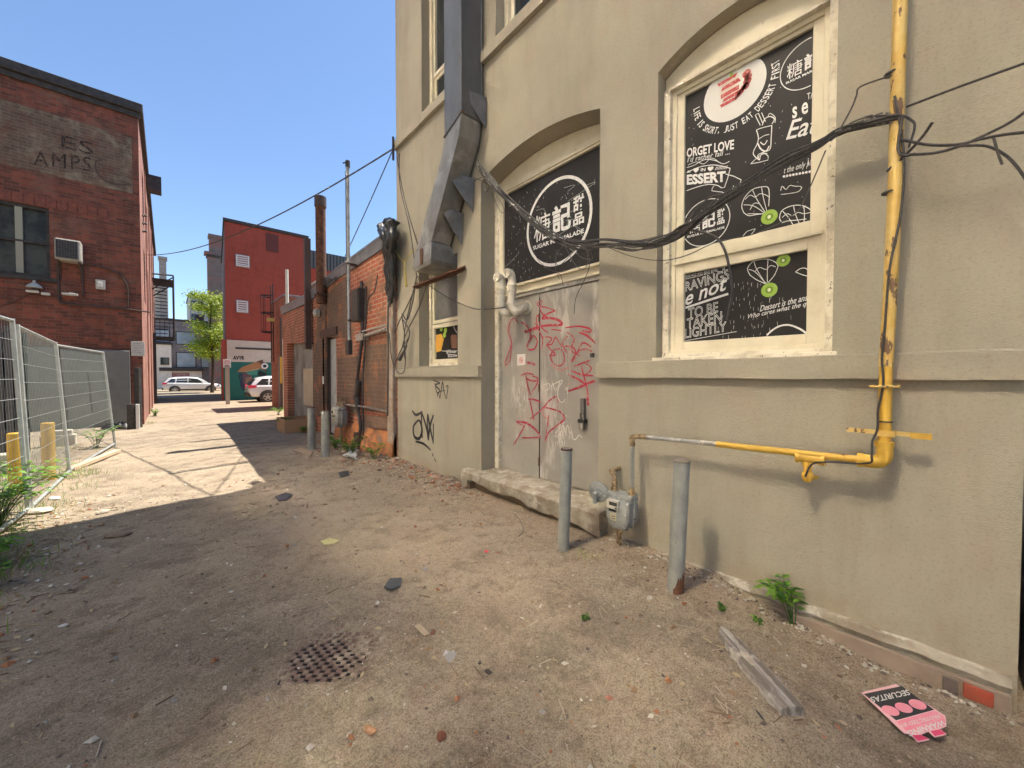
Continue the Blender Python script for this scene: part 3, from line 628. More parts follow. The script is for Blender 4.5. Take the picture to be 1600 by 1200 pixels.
a.poly([px(*s3(*p), X=X3) for p in [(235,470),(245,430),(270,425),(280,450),(268,505),(245,512)]], 1)
a.poly([px(*s3(*p), X=X3-.001) for p in [(238,455),(250,440),(272,445),(262,480),(246,490)]], 2)
for u, v in ((268,400),(288,408),(283,430)): c = px(*s3(u, v), X=X3-.002); a.disc(c, .045, n=14, m=3)
line([s3(270,505),(697,549),s3(300,520),s3(342,525)], .01, 0, a, X3); ptext('Winter', s3(292, 516), s3(342, 514), s3(292, 500), 0, a, X3, bold=.02); ptext('Blend', s3(300, 535), s3(342, 533), s3(300, 526), 0, a, X3)
line([s3(236,520),s3(245,525),s3(240,545)], .01, 0, a, X3); line([s3(320,370),s3(330,400),s3(342,420)], .01, 0, a, X3)
a.poly([px(*s3(*p), X=X3) for p in [(312,440),(318,428),(342,430),(342,492),(318,492)]], 4)
a.build('poster_print', [mt['white'], mt['orange'], M('juice', (.85, .45, .08), .5), mt['kiwi'], M('brown_drink', (.25, .12, .07), .5)], w3, recalc=False)
# ---- upper windows
for (y0, y1) in ((4.6, 5.62), (2.35, 3.76), (.454, 1.62)):
    wf = MB(); frame_rect(wf, 3.24, 3.45, y0+.002, y1-.002, 5.702, 8.0, .07, 0); arch_panel(wf, 3.26, y0+.003, y1-.003, 7.97, 7.995, 8.145, .1)
    frame_rect(wf, 3.27, 3.42, y0+.07, y1-.07, 6.35, 7.93, .06, 0); frame_rect(wf, 3.29, 3.40, y0+.07, y1-.07, 5.75, 6.36, .06)
    w_ = wf.build('window', mt['cream'], gb, bevel=.004)
    a = MB(); a.box(3.31, 3.33, y0+.1, y1-.1, 5.8, 7.9); a.build('pane', mt['glass'], w_)
# ---- black tags on the wall
a = MB()
def w7(x, y): return px(600+x/3, 380+y/3, X=W-.003)
for kk, (w, pts) in enumerate([(.03,[(132,785),(150,805),(180,790)]),(.035,[(160,830),(138,860),(142,905),(165,915),(178,880),(170,838),(160,830)]),(.028,[(180,915),(176,850),(178,800),(200,870),(208,920),(203,850),(205,800)]),
   (.03,[(205,800),(215,860),(232,940)]),(.03,[(232,805),(215,860),(208,925)]),(.03,[(232,845),(231,935)]),(.026,[(148,930),(185,940),(220,970)]),(.026,[(226,985),(232,1000)]),(.022,[(236,1008),(243,1025)]),
   (.016,[(230,643),(262,655),(240,665),(262,690),(248,700),(238,655)]),(.015,[(262,730),(268,690),(275,650),(280,690),(292,730)]),(.012,[(262,695),(285,690)]),(.014,[(290,675),(300,668),(297,700),(293,730)]),(.014,[(250,720),(254,700),(262,728)])]):
    if kk == 9: a.build('graffiti', mt['black'], gb, recalc=False); a = MB()
    a.ribbon([w7(*p) for p in pts], w*1.5, NX, 0, 6, True)
a.build('graffiti', mt['black'], gb, recalc=False)
# ================================================================ surroundings
mt['brickL'] = brick_mat('brick_left', 'X', (.30, .085, .052), (.12, .045, .032), (.20, .125, .095), dirtc=(.09, .045, .035), patch=(.22, .115, .08), pscale=1.3, pt=(.52, .66), w=.28, h=.09)
mt['brickLside'] = brick_mat('brick_left_side', 'Y', (.33, .13, .09), (.26, .10, .07), (.38, .27, .22), patch=(.42, .2, .15), pscale=.7)
mt['ghost'] = brick_mat('ghost_sign_brick', 'X', (.20, .13, .09), (.13, .085, .062), (.24, .19, .14), dirtc=(.16, .06, .04), patch=(.29, .24, .17), pscale=1.6, pt=(.5, .62), w=.28, h=.09)
mt['brickR'] = brick_mat('brick_low', 'Y', (.50, .13, .06), (.34, .09, .045), (.50, .36, .26), dirtc=(.15, .085, .055), patch=(.30, .15, .085), pscale=1.1, pt=(.52, .62), w=.26, h=.09, mo=.012)
mt['brickRx'] = brick_mat('brick_low_side', 'X', (.42, .14, .07), (.3, .10, .05), (.3, .22, .17), dirtc=(.15, .09, .06))
mt['render'] = brick_mat('crumbling_render', 'Y', (.20, .115, .075), (.16, .095, .065), (.26, .175, .12), dirtc=(.10, .07, .05), patch=(.36, .14, .065), pscale=1.8, pt=(.55, .62), w=.26, h=.09, mo=.008, bump=.9)
mt['orangebase'] = M('orange_eroded_brick', (.50, .19, .06), .9, (.3, .13, .06), 6, lo=.4, hi=.6, bump=1, bscale=16, col3=(.2, .14, .1), scale3=4, t3=(.55, .62))
mt['pale'] = M('pale_mortar', (.42, .36, .29), .9, (.3, .2, .14), 7, bump=.8, bscale=25)
mt['redpaint'] = brick_mat('red_painted_brick', 'X', (.40, .078, .045), (.35, .066, .04), (.28, .055, .035), bump=.4, patch=(.33, .07, .043), pscale=.35, pt=(.45, .55), streak=.2, w=.3, h=.1)
mt['redside'] = brick_mat('grey_brick_side', 'Y', (.2, .17, .16), (.14, .12, .11), (.22, .2, .19), patch=(.25, .12, .1))
mt['trim'] = M('dark_trim', (.025, .022, .021), .6, (.06, .05, .045), 9, bump=.1)
mt['flash'] = M('grey_flashing', (.2, .2, .215), .45, (.31, .31, .33), 4, lo=.4, hi=.7, metal=.3, bump=.1)
mt['iron'] = M('black_iron', (.018, .017, .017), .6, (.05, .03, .02), 12, lo=.5, hi=.7)
mt['brownpipe'] = M('brown_pipe', (.055, .035, .03), .5, (.09, .05, .035), 8, bump=.2)
mt['greywall'] = M('grey_hoarding', (.20, .20, .19), .7, (.16, .16, .155), 3, bump=.15, bscale=10)
mt['wood'] = M('weathered_wood', (.40, .34, .28), .85, (.28, .23, .185), 3, lo=.35, hi=.65, bump=.9, bscale=30, stretch=(1, 1, 1), col3=(.5, .44, .37), scale3=5, t3=(.55, .65))
mt['rawwood'] = M('pale_wood', (.55, .44, .31), .8, (.45, .34, .23), 6, bump=.3)
# ---- left brick building
LB = thing('brick_building', 'dark red brick building on the left with faded painted lettering and dark roof trim', 'building', (-6, 20, 0))
YL = 16.9; XL = -.57; HL = 9.75
a = MB()
win = [px(0, 312, Y=YL).x-1.2, px(76, 312, Y=YL).x, 4.30, 6.28]
a.holed([(-15, -.3), (XL, -.3), (XL, HL), (-15, HL)], [[(win[0], win[2]), (win[1], win[2]), (win[1], win[3]), (win[0], win[3])]], lambda p: (p[0], YL, p[1]), lambda p: (p[0], YL+.3, p[1]))
a.build('wall', mt['brickL'], LB, recalc=False)
a = MB()
hs = [[(y, z), (y+1.1, z), (y+1.1, z+1.9), (y, z+1.9)] for y in (19.0, 22.5, 26, 32.5) for z in (4.2, 7.0)]
a.holed([(YL, -.3), (36, -.3), (36, HL), (YL, HL)], hs, lambda p: (XL, p[0], p[1]), lambda p: (XL-.14, p[0], p[1]))
a.build('side_wall', mt['brickLside'], LB, recalc=False)
a = MB(); a.box(-15, XL-.14, 17.25, 36, 0, HL-.05); a.build('inner_wall', M('blind_window', (.09, .08, .075), .5), LB)
a = MB(); a.box(-15, XL+.12, YL-.16, YL+.3, HL, HL+.26); a.box(XL-.3, XL+.12, YL+.3, 36.1, HL, HL+.26); a.box(-15, XL+.05, YL-.08, YL-.003, HL-.16, HL); a.box(-15, XL-.3, YL+.3, 36, HL, HL+.1); a.build('roof', mt['trim'], LB, bevel=.02)
a = MB(); a.box(-15, -.72, YL-.012, YL-.003, 7.22, 8.95); gs = a.build('painted_sign', mt['ghost'], LB)
a = MB(); k_ = M('worn_lettering', (.028, .022, .02), .9, (.12, .08, .06), 22, lo=.5, hi=.56)
def lt(s, o, b, t, **kw): text(a, s, px(*o, Y=YL-.016), px(*b, Y=YL-.016), px(*t, Y=YL-.016), **kw)
lt('AMPS', (52, 258), (142, 268), (52, 234), spacing=1.2); lt('ES', (96, 230), (146, 243), (96, 210))
a.build('painted_letters', k_, gs)
a = MB(); k2 = M('worn_outline', (.10, .07, .055), .9)
a.ribbon([px(u, v, Y=YL-.018) for u, v in ((160, 250), (150, 252), (150, 265), (158, 277), (175, 287), (205, 289))], .04, (0, -1, 0)); a.build('painted_curl', k2, gs)
wf = MB()
for x0, x1 in ((win[0], win[1]),):
    z0, z1 = 4.30, 6.28
    for (p, q_, r, s) in ((x0, x0+.07, z0, z1), (x1-.07, x1, z0, z1), (x0+.07, x1-.07, z0, z0+.09), (x0+.07, x1-.07, z1-.09, z1), (x0+.07, x1-.07, 5.24, 5.30)): wf.box(p, q_, YL+.06, YL+.16, r, s)
    xm = x1-.62; wf.box(xm, xm+.13, YL+.062, YL+.15, z0+.09, 5.24, 1); wf.box(xm, xm+.13, YL+.062, YL+.15, 5.30, z1-.09, 1)
wf.box(win[0]-.05, win[1]+.12, YL-.06, YL+.06, 4.2, 4.3)
w_ = wf.build('window', [mt['trim'], M('old_wood_mullion', (.34, .34, .27), .7)], LB)
a = MB(); a.box(win[0]+.05, win[1]-.05, YL+.17, YL+.19, 4.32, 6.26); a.build('pane', M('dirty_glass', (.07, .075, .062), .3, (.02, .022, .022), 1.2, lo=.45, hi=.6, spec=.3), w_)
a = MB()
for i in range(16): a.box(win[0]+i*.2, win[0]+i*.2+.185, YL-.014, YL-.003, 6.3, 6.56)
a.build('lintel', M('soldier_brick', (.27, .085, .055), .85, (.16, .055, .04), 9, bump=.4), LB)
a = MB(); a.box(-2.28, XL-.29, YL-.06, YL-.003, -.1, 2.33); a.box(-1.4, -.86, YL-.09, YL-.06, 0, 2.3); a.build('door', mt['greywall'], LB, bevel=.01)
a = MB(); a.box(-15, -2.3, YL-.05, YL-.003, -.1, 2.35); a.build('boarding', mt['greywall'], LB, bevel=.01)
a = MB(); o = px(205, 556, Y=YL-.02); p = px(226, 534, Y=YL-.02); a.box(o.x, p.x, YL-.03, YL-.004, o.z, p.z); sg = a.build('sign', M('sign_white', (.62, .6, .56), .6, (.5, .48, .44), 20), LB, bevel=.006)
a = MB()
for k in range(5): z = o.z+.1+k*.07; a.box(o.x+.06, p.x-.08-.03*(k % 2), YL-.033, YL-.031, z, z+.018)
a.build('sign_lettering', M('faint_grey_print', (.4, .38, .36), .7), sg)
a = MB()      # conduits on the facade
Yc = YL-.03
a.tube(smooth_curve([px(u, v, Y=Yc) for u, v in ((130, 412), (155, 416), (180, 425), (196, 440), (200, 455), (200, 480))]), .022)
a.tube([px(u, v, Y=Yc) for u, v in ((200, 483), (235, 488))], .022); a.tube([px(u, v, Y=Yc) for u, v in ((90, 412), (92, 470), (96, 474), (200, 483))], .028)
a.tube([px(u, v, Y=Yc) for u, v in ((128, 412), (130, 465))], .02); a.tube(smooth_curve([px(u, v, Y=Yc) for u, v in ((0, 478), (20, 472), (60, 455), (100, 468))]), .012)
a.build('conduit', mt['brownpipe'], LB, smooth=True)
a = MB(); c = px(157, 444, Y=YL-.08); a.box(c.x-.1, c.x+.1, YL-.1, YL-.004, c.z-.15, c.z+.13); a.box(c.x-.06, c.x+.04, YL-.13, YL-.1, c.z-.08, c.z+.06, 1); a.build('junction_box', [M('box_grey', (.5, .47, .42), .5), mt['plate']], LB, bevel=.01)
for y in (21.2, 25, 29, 33):
    a = MB(); a.box(XL-.01, XL+.03, y, y+.4, 0, HL-.003); a.build('pilaster', mt['brickLside'], LB)
for k in range(3): a = MB(); z = px(228, 340+k*12, Y=YL+1).z; a.lathe((XL+.02, YL+.9, z), [(.02, 0), (.05, .03), (.02, .06), (.05, .09), (.02, .12)], 10, 0, (1, 0, .3)); a.build('insulator', mt['trim'], LB)
a = MB(); a.box(XL+.1, XL+.5, 21.5, 22, 9.1, 9.7); a.build('roof_box', mt['trim'], LB)
# AC, lamp
t = thing('air_conditioner', 'window air conditioner on brackets on the dark brick wall', 'air conditioner', (-2.0, YL-.3, 4.78))
a = MB(); a.box(-2.29, -1.79, YL-.42, YL-.003, 4.80, 5.40); a.build('housing', M('ac_cream', (.42, .40, .35), .6, (.3, .27, .23), 9), t, bevel=.04)
a = MB(); a.box(-2.26, -1.86, YL-.436, YL-.42, 4.86, 5.35)
for k in range(9): a.box(-2.26+k*.05, -2.25+k*.05, YL-.446, YL-.436, 4.86, 5.35, 1)
for k in range(9): a.box(-2.26, -1.86, YL-.45, YL-.446, 4.87+k*.055, 4.878+k*.055, 1)
a.build('grille', [mt['trim'], M('ac_fins', (.10, .10, .10), .5)], t)
a = MB()
for x in (-2.24, -1.84): a.tube([(x, YL-.4, 4.79), (x, YL-.01, 4.79), (x, YL-.01, 4.3)], .018); a.tube([(x, YL-.38, 4.78), (x, YL-.02, 4.45)], .015)
a.build('bracket', mt['brownpipe'], t)
t = thing('floodlight', 'small twin floodlight on the dark brick wall below the window', 'light', (-2.68, YL-.1, 3.95))
a = MB(); a.lathe((-2.7, YL-.15, 3.98), [(.16, 0), (.12, .07), (.03, .14), (.03, .2)], 14); a.build('lamp_shade', M('lamp_white', (.5, .5, .46), .4), t, smooth=True)
a = MB(); a.box(-2.85, -2.62, YL-.2, YL-.1, 3.84, 3.9); a.box(-2.58, -2.42, YL-.2, YL-.1, 3.8, 3.87); a.build('lamp_head', M('lamp_body', (.6, .58, .5), .4), t, bevel=.01)
a = MB(); a.tube([(-2.7, YL-.15, 4.1), (-2.7, YL-.01, 4.1)], .02); a.box(-2.75, -2.65, YL-.12, YL-.003, 3.9, 4.0); a.build('bracket', mt['brownpipe'], t)
t = thing('wall_light', 'small white wall light under the air conditioner', 'light', (-1.95, YL-.1, 3.9)); c = px(112, 460, Y=YL-.1)
a = MB(); a.box(c.x-.18, c.x+.13, YL-.2, YL-.11, c.z-.04, c.z+.02); a.box(c.x-.05, c.x+.05, YL-.11, YL-.003, c.z-.04, c.z+.06); a.build('lamp_head', M('lamp_body2', (.55, .52, .45), .4), t, bevel=.01)
# ---- fire escape
fe = thing('fire_escape', 'black iron fire escape high on the side of the left brick building', 'fire escape', (0, 30, 0))
a = MB(); x0, x1 = XL+.003, .33
for y in (29, 31.4):
    a.tube([(x0, y, 3.7), (x1, y, 3.7)], .04, 4); a.tube([(x1, y, 3.7), (x1, y, 7.2)], .035, 4); a.tube([(x0, y, 7.15), (x1, y, 7.2)], .045, 4); a.tube([(x0, y, 6.3), (x1, y, 7.1)], .03, 4); a.tube([(x0, y, 4.75), (x1, y, 4.75)], .025, 4)
a.build('frame', mt['iron'], fe)
a = MB()
for k in range(12): a.box(x0+.02, x1, 29+k*.2, 29.12+k*.2, 3.7, 3.74); a.box(x0+.02, x1, 29+k*.2, 29.12+k*.2, 6.9, 6.94)
a.build('platform', mt['iron'], fe)
a = MB()
for k in range(14): a.box(x0+.1, x0+.62, 29.1+k*.12, 29.3+k*.12, 3.9+k*.215, 3.93+k*.215)
a.box(x0+.06, x0+.1, 29, 30.9, 3.8, 3.9); a.build('stair', mt['iron'], fe)
a = MB()
for zb in (3.74,):
    for k in range(8): a.tube([(x1, 29+k*.34, zb), (x1, 29+k*.34, zb+1)], .012, 4)
    for z in (zb+.5, zb+1): a.tube([(x1, 29, z), (x1, 31.4, z)], .016, 4); a.tube([(x0, 29, z), (x1, 29, z)], .016, 4)
for k in range(4): a.tube([(x0+.2*k+.1, 29, 3.74), (x0+.2*k+.1, 29, 4.74)], .012, 4)
a.build('railing', mt['iron'], fe)
a = MB(); a.box(x0, x0+.13, 28.9, 29.05, 0, 3.9); a.build('post', mt['iron'], fe)
# ---- low brick building on the right
lo = thing('low_brick_building', 'low orange-brick building with crumbling render and grey roof flashing', 'building', (7, 11, 0))
ZT = 4.0
a = MB()
gar = [(11.98, -.1), (15.12, -.1), (15.12, 2.66), (11.98, 2.50)]; dr = [(9.93, -.1), (10.88, -.1), (10.88, 2.58), (9.93, 2.50)]
a.holed([(6.56, -.4), (15.75, -.4), (15.75, 3.72), (12.3, 3.66), (9.6, 3.9), (6.56, 4.0)], [gar, dr], lambda p: (3.1, p[0], p[1]), lambda p: (3.35, p[0], p[1]))
a.add([(3.1, 15.75, -.4), (3.1, 15.75, 3.72), (12, 15.75, 3.72), (12, 15.75, -.4)], [(0, 1, 2, 3)]); a.build('wall', mt['brickR'], lo, recalc=False)
a = MB(); a.box(3.5, 12, 6.6, 15.7, -.2, 3.6); a.build('inner_wall', M('dark_inside', (.05, .04, .035), .9), lo)
a = MB()
cop = [(6.58, 3.97), (9.6, 3.88), (12.3, 3.68), (15.78, 3.74)]
a.loft([[(3.06, y, z), (3.04, y, z+.20), (3.08, y, z+.22), (3.5, y, z+.22), (3.5, y, z)] for y, z in cop]); a.loft([[(3.03, y, z+.2), (3.03, y, z+.25), (12, y, z+.27), (12, y, z+.2)] for y, z in cop])
a.build('roof_flashing', mt['flash'], lo)
a = MB()      # render patches
def patch(pts, d, m=0, mb=None):
    P_ = [px(u, v, X=3.1-d) for u, v in pts]; (mb or a).prism(P_, (d+.004, 0, 0), m)
patch([(569, 540), (605, 536), (606, 643), (570, 641)], .03); patch([(569, 648), (606, 652), (606, 672), (568, 668)], .028)
patch([(527, 560), (560, 556), (560, 650), (527, 632)], .02); patch([(495, 470), (508, 462), (508, 645), (497, 650), (489, 640), (489, 560), (495, 530)], .05)
patch([(509, 462), (542, 430), (542, 528), (509, 527)], .016); a.build('render_patch', mt['render'], lo, bevel=.004)
a = MB(); rings = []
for i in range(50):
    y = 6.6+3.2*i/49; e = .05*mnoise.noise(Vector((y*4, 0, 0))); rings.append([(3.11, y, -.3), (2.96+e, y, -.3), (3.0+e, y, .25+e), (3.05+e*.5, y, .42+e*2), (3.11, y, .5+e*2)])
a.loft(rings); a.build('eroded_base', mt['orangebase'], lo, smooth=True)
a = MB(); a.box(3.02, 3.11, 6.6, 6.84, -.2, 3.9); a.build('corner_strip', mt['pale'], lo, bevel=.02)
a = MB(); a.box(3.04, 3.1, 9.75, 11.1, 2.55, 2.74); a.box(3.05, 3.28, 10.72, 10.878, 0, 2.55); a.build('door_frame', mt['brownpipe'], lo, bevel=.01)
a = MB(); a.box(3.2, 3.25, 9.94, 10.72, .05, 2.5); dd = a.build('door', M('grey_white_door', (.52, .51, .49), .6, (.3, .29, .28), 3, lo=.5, hi=.7), lo)
a = MB(); a.box(3.3, 3.34, 11.99, 15.1, -.05, 2.64); a.build('garage_door', M('grey_shutter', (.3, .29, .265), .7, (.14, .135, .125), 2, bump=.1), lo)
a = MB(); a.box(3.27, 3.30, 12.0, 13.75, .62, 1.77); a.build('plywood', M('plywood', (.55, .44, .30), .75, (.48, .37, .25), 3), lo)
a = MB(); c = px(504, 594, X=3.03); a.box(3.04, 3.06, c.y-.06, c.y+.06, c.z-.1, c.z+.1); a.build('notice', mt['plate'], lo)
a = MB(); a.lathe((3.03, 11.0, 3.2), [(.04, 0), (.1, .02), (.1, .12), (.05, .16)], 12, 0, (-1, 0, 0)); a.build('wall_lamp', M('lamp_glass', (.4, .38, .33), .3), lo, smooth=True)
def vpipe(name, label, cat, y, z0, z1, r, mat, X=3.0, br=(), loc=None, square=False):
    t = thing(name, label, cat, (X, y, z0)); a = MB()
    if square: a.box(X-r, X+r, y-r, y+r, z0, z1)
    else: a.tube([(X, y, z0), (X, y, z1)], r, 14)
    a.build('pipe', mat, t, smooth=not square)
    a = MB()
    for z in br: a.box(X-r*1.15, 3.1, y-r*1.15, y+r*1.15, z, z+.04)
    if br: a.build('bracket', mt['brownpipe'], t)
    return t
vpipe('downspout', 'dark brown square downspout on brackets beside the garage door', 'downspout', 11.96, 2.3, 5.4, .075, mt['brownpipe'], 2.98, (2.45, 3.35), square=True)
t = vpipe('stack_pipe', 'thick rusty flue pipe standing above the low brick roof', 'flue', 10.63, 3.4, 5.95, .12, mt['rust'], 2.97, (3.6,))
a = MB(); a.tube([(2.97, 10.63, 5.85), (2.97, 10.63, 6.1)], .14, 14); a.build('cap', mt['brownpipe'], t)
a = MB()
for k in range(4): a.tube(smooth_curve([(2.98, 10.5, 3.75+k*.06), (2.95, 10.2, 3.95-k*.05), (3.02, 9.6, 3.8+k*.03)]), .012)
a.build('wire', mt['cable'], t)
t = vpipe('antenna_mast', 'tall thin metal mast fixed to the low brick wall', 'mast', 8.43, 2.25, 5.97, .035, M('mast_metal', (.5, .49, .46), .4, (.3, .29, .27), 12, metal=.5), 2.9, (2.7, 3.9))
a = MB(); a.tube([(2.9, 8.52, 2.1), (2.9, 8.52, 5.9)], .022); a.box(2.86, 2.94, 8.36, 8.56, 2.0, 2.3); a.build('cable', mt['cable'], t)
a = MB(); a.tube([(2.9, 8.43, 5.95), (2.9, 8.43, 6.08)], .05); a.tube([(2.9, 8.43, 6.06), (2.9, 8.7, 6.15)], .015); a.build('head', mt['trim'], t)
t = thing('meter_cabinet', 'black electrical box on the orange brick wall beside the mast', 'electrical box', (3.0, 8.6, 2.7))
a = MB(); a.box(2.92, 3.096, 7.95, 8.36, 2.68, 3.35); a.build('cabinet', mt['trim'], t, bevel=.015)
a = MB(); a.box(2.91, 2.92, 7.98, 8.33, 2.71, 3.32); a.build('door', mt['blacksoft'], t)
t = thing('wall_conduit', 'bundle of black cables and old conduit running down the low brick wall', 'conduit', (3, 8, 0))
a = MB(); X = 3.02
for k, pts in enumerate([[(565,440),(566,520),(562,560),(556,620),(563,660),(562,700)], [(572,448),(570,540),(567,600),(568,700)], [(590,430),(585,455),(575,470),(571,520)], [(612,440),(607,480),(607,560),(606,650)]]):
    a.tube(smooth_curve([px(u, v, X=X) for u, v in pts], 5), (.035, .02, .012, .022)[k])
a.tube([px(562, 595, X=X), px(557, 620, X=X), px(560, 640, X=X)], [.05, .075, .04]); a.build('cable', mt['cable'], t, smooth=True)
a = MB(); a.tube([px(562, 527, X=X), px(604, 514, X=X)], .035); a.tube([px(562, 519, X=X), px(604, 508, X=X)], .022); a.tube([px(526, 631, X=X), px(565, 635, X=X), px(606, 643, X=X)], .022); a.box(2.97, 3.09, 7.85, 8.25, 2.28, 2.42); a.build('conduit', M('grey_conduit', (.38, .36, .33), .5, (.2, .16, .13), 15), t, smooth=True)
a = MB(); b_ = px(562, 700, X=X); a.box(2.93, 3.09, b_.y-.12, b_.y+.1, 0, .35); a.build('base_box', mt['brownpipe'], t, bevel=.02)
# black bundle of torn roofing hanging at the joint
t = thing('tarp_bundle', 'torn black plastic bundle hanging at the top corner of the low brick wall', 'tarp', (3, 6.8, 3.2)); a = MB()
r3 = random.Random(3)
for k in range(9):
    u0 = 598+k*2.6; p0 = px(u0+r3.uniform(-5, 5), 342+r3.uniform(0, 22), X=2.95-.03*(k % 3)); p1 = px(603+k*1.2, 400, X=2.93); p2 = px(604+k*1.2, 430+r3.uniform(0, 30), X=2.97); p3 = px(607+k*.5, 470+r3.uniform(-10, 10), X=3.02)
    a.tube(smooth_curve([p0, px(600+k*2, 372, X=2.9-.05*(k % 2)), p1, p2, p3], 4), [r3.uniform(.05, .1)*(1-.8*i/16)+.02*math.sin(i*2+k) for i in range(17)], 7)
a.build('plastic', M('black_sheet', (.02, .022, .022), .3, (.05, .05, .05), 14, bump=.6, bscale=20), t, smooth=True, angle=60)
a = MB(); a.tube(smooth_curve([px(u, v, X=2.88) for u, v in ((603, 352), (598, 357), (604, 362), (600, 370), (606, 366), (609, 358))]), .02, 6); a.build('white_rag', mt['plate'], t, smooth=True)
t = thing('yellow_wire', 'thin yellow wire hanging between the black bundle and the duct', 'wire', (3, 6, 3)); a = MB()
a.tube(smooth_curve([px(u, v, X=3.02) for u, v in ((612, 365), (618, 390), (630, 408), (640, 398), (646, 388))]), .008, 5); a.tube(smooth_curve([px(u, v, X=3.02) for u, v in ((632, 408), (633, 425), (635, 448))]), [.01]*6+[.02]*7, 5); a.build('strand', M('yellow_wire', (.5, .38, .08), .5), t)
# second gas meter, far bollards handled below
# ---- annex beyond
an = thing('brick_annex', 'small dark orange brick annex beyond the low building, with parapet', 'building', (6, 18, 0))
a = MB(); a.box(4.0, 9, 20.1, 23, -.3, 5.2); a.build('wall', mt['brickRx'], an)
a = MB(); a.box(3.98, 9.05, 20.08, 23.02, 5.2, 5.28); a.build('roof', mt['flash'], an, bevel=.01)
a = MB(); a.box(3.985, 4.0, 20.6, 21.4, 0, 2.5); a.build('door', mt['greywall'], an)
bx = thing('roof_hut', 'small brick roof hut with a metal lid on the low roof', 'hut', (4.2, 13, 4))
a = MB(); a.box(3.7, 5.2, 13.4, 14.6, 3.7, 4.55); a.build('wall', mt['brickRx'], bx); a = MB(); a.box(3.6, 5.3, 13.3, 14.7, 4.55, 4.62); a.build('roof', M('tin_lid', (.45, .42, .37), .5, metal=.3), bx)
vpipe('vent_pipe', 'white vent pipe standing on the low roof corner', 'pipe', 15.5, 3.7, 5.3, .05, mt['pvc'], 3.2, ())
vpipe('drain_pipe', 'pale drain pipe on the annex corner below the cage ladder', 'pipe', 19.8, 0, 3.2, .06, mt['pvc'], 3.93, ())
ld = thing('cage_ladder', 'black cage ladder on the annex wall with small lamp', 'ladder', (3.4, 21.4, 0))
a = MB()
for y in (21.2, 21.7): a.tube([(3.78, y, 2.2), (3.78, y, 5.9)], .025, 6)
for k in range(10): a.tube([(3.78, 21.2, 2.3+k*.3), (3.78, 21.7, 2.3+k*.3)], .015, 5)
a.build('rungs', mt['iron'], ld)
a = MB()
for z in (3.6, 4.5, 5.3): a.loft([[(3.78-.45*math.sin(math.pi*k/8), 21.45-.3*math.cos(math.pi*k/8), z+d) for d in (0, .06)] for k in range(9)], closed=False, cap=False)
for k in (2, 4, 6): a.tube([(3.78-.45*math.sin(math.pi*k/8), 21.45-.3*math.cos(math.pi*k/8), 3.6), (3.78-.45*math.sin(math.pi*k/8), 21.45-.3*math.cos(math.pi*k/8), 5.36)], .012, 4)
a.build('cage', mt['iron'], ld)
a = MB(); a.box(3.5, 3.8, 20.9, 21.1, 4.1, 4.25); a.build('lamp', M('lamp_amber', (.55, .42, .12), .4), ld, bevel=.02)
a = MB(); a.tube([(3.86, 20.0, 0), (3.86, 20.0, 4.2)], .05, 8); a.tube([(3.84, 19.95, 1.2), (3.84, 19.95, 2.4)], .045, 8, 1); a.build('pipe', [mt['brownpipe'], mt['yellow']], ld)
# ---- red building
rb = thing('red_building', 'red painted brick building with white louvres and a mural at its foot', 'building', (6, 34, 0))
YR = 29.7
a = MB(); a.add([(2.5, YR, -.4), (12, YR, -.4), (12, YR, 3.85), (2.5, YR, 3.8), (7.4, YR, 3.8), (7.4, YR, 11.1), (2.75, YR, 11.1), (2.75, YR, 3.8)], [(0, 1, 2, 4, 3), (3, 7, 4), (7, 6, 5, 4)])
a.build('wall', mt['redpaint'], rb, recalc=False)
a = MB(); a.prism([(2.5, YR+.004, -.4), (2.7, YR+.004, -.4), (3.7, 41, -.4), (3.4, 41, -.4)], (0, 0, 4.2)); a.prism([(2.75, YR+.004, 3.8), (2.95, YR+.004, 3.8), (3.8, 41, 3.8), (3.6, 41, 3.8)], (0, 0, 7.3)); a.build('side_wall', mt['redside'], rb)
a = MB(); a.prism([(2.92, YR+.01, 3.7), (7.4, YR+.01, 3.7), (7.4, 40.9, 3.7), (3.78, 40.9, 3.7)], (0, 0, 7.35)); a.prism([(2.71, YR+.01, -.3), (12, YR+.01, -.3), (12, 40.9, -.3), (3.71, 40.9, -.3)], (0, 0, 3.98)); a.build('inner_wall', mt['redpaint'], rb)
a = MB(); a.prism([(2.68, YR-.08, 11.11), (7.5, YR-.08, 11.11), (7.5, 41, 11.11), (3.5, 41, 11.11)], (0, 0, .2)); a.build('roof', mt['trim'], rb, bevel=.02)
a = MB(); a.box(2.78, 12, YR-.05, YR-.003, 2.42, 3.78); pb = a.build('painted_band', M('dirty_white_paint', (.62, .55, .44), .8, (.52, .45, .36), 1.5, bump=.2, col3=(.35, .25, .2), scale3=5, t3=(.66, .7)), rb)
a = MB(); o = px(368, 544, Y=YR-.06); p = px(425, 548, Y=YR-.06); a.box(o.x, 9, YR-.09, YR-.05, o.z-.05, o.z+.06); a.build('slot', mt['trim'], pb)
a = MB(); text(a, 'AVYR', px(364, 562, Y=YR-.055), px(382, 562, Y=YR-.055), px(364, 556, Y=YR-.055), bold=.05); a.build('graffiti', mt['black'], pb)
a = MB(); a.box(2.6, 12, YR-.045, YR-.003, -.3, 2.42); mu = a.build('mural', M('mural_green', (.015, .16, .125), .7, (.012, .125, .10), 1.2, bump=.1), rb)
a = MB(); Ym = YR-.05
def mz(x, y): return px(240+x/6.667, 500+y/6.667, Y=Ym)
def mp(pts, m, dy=0): a.poly([mz(*p)-Vector((0, dy, 0)) for p in pts], m)
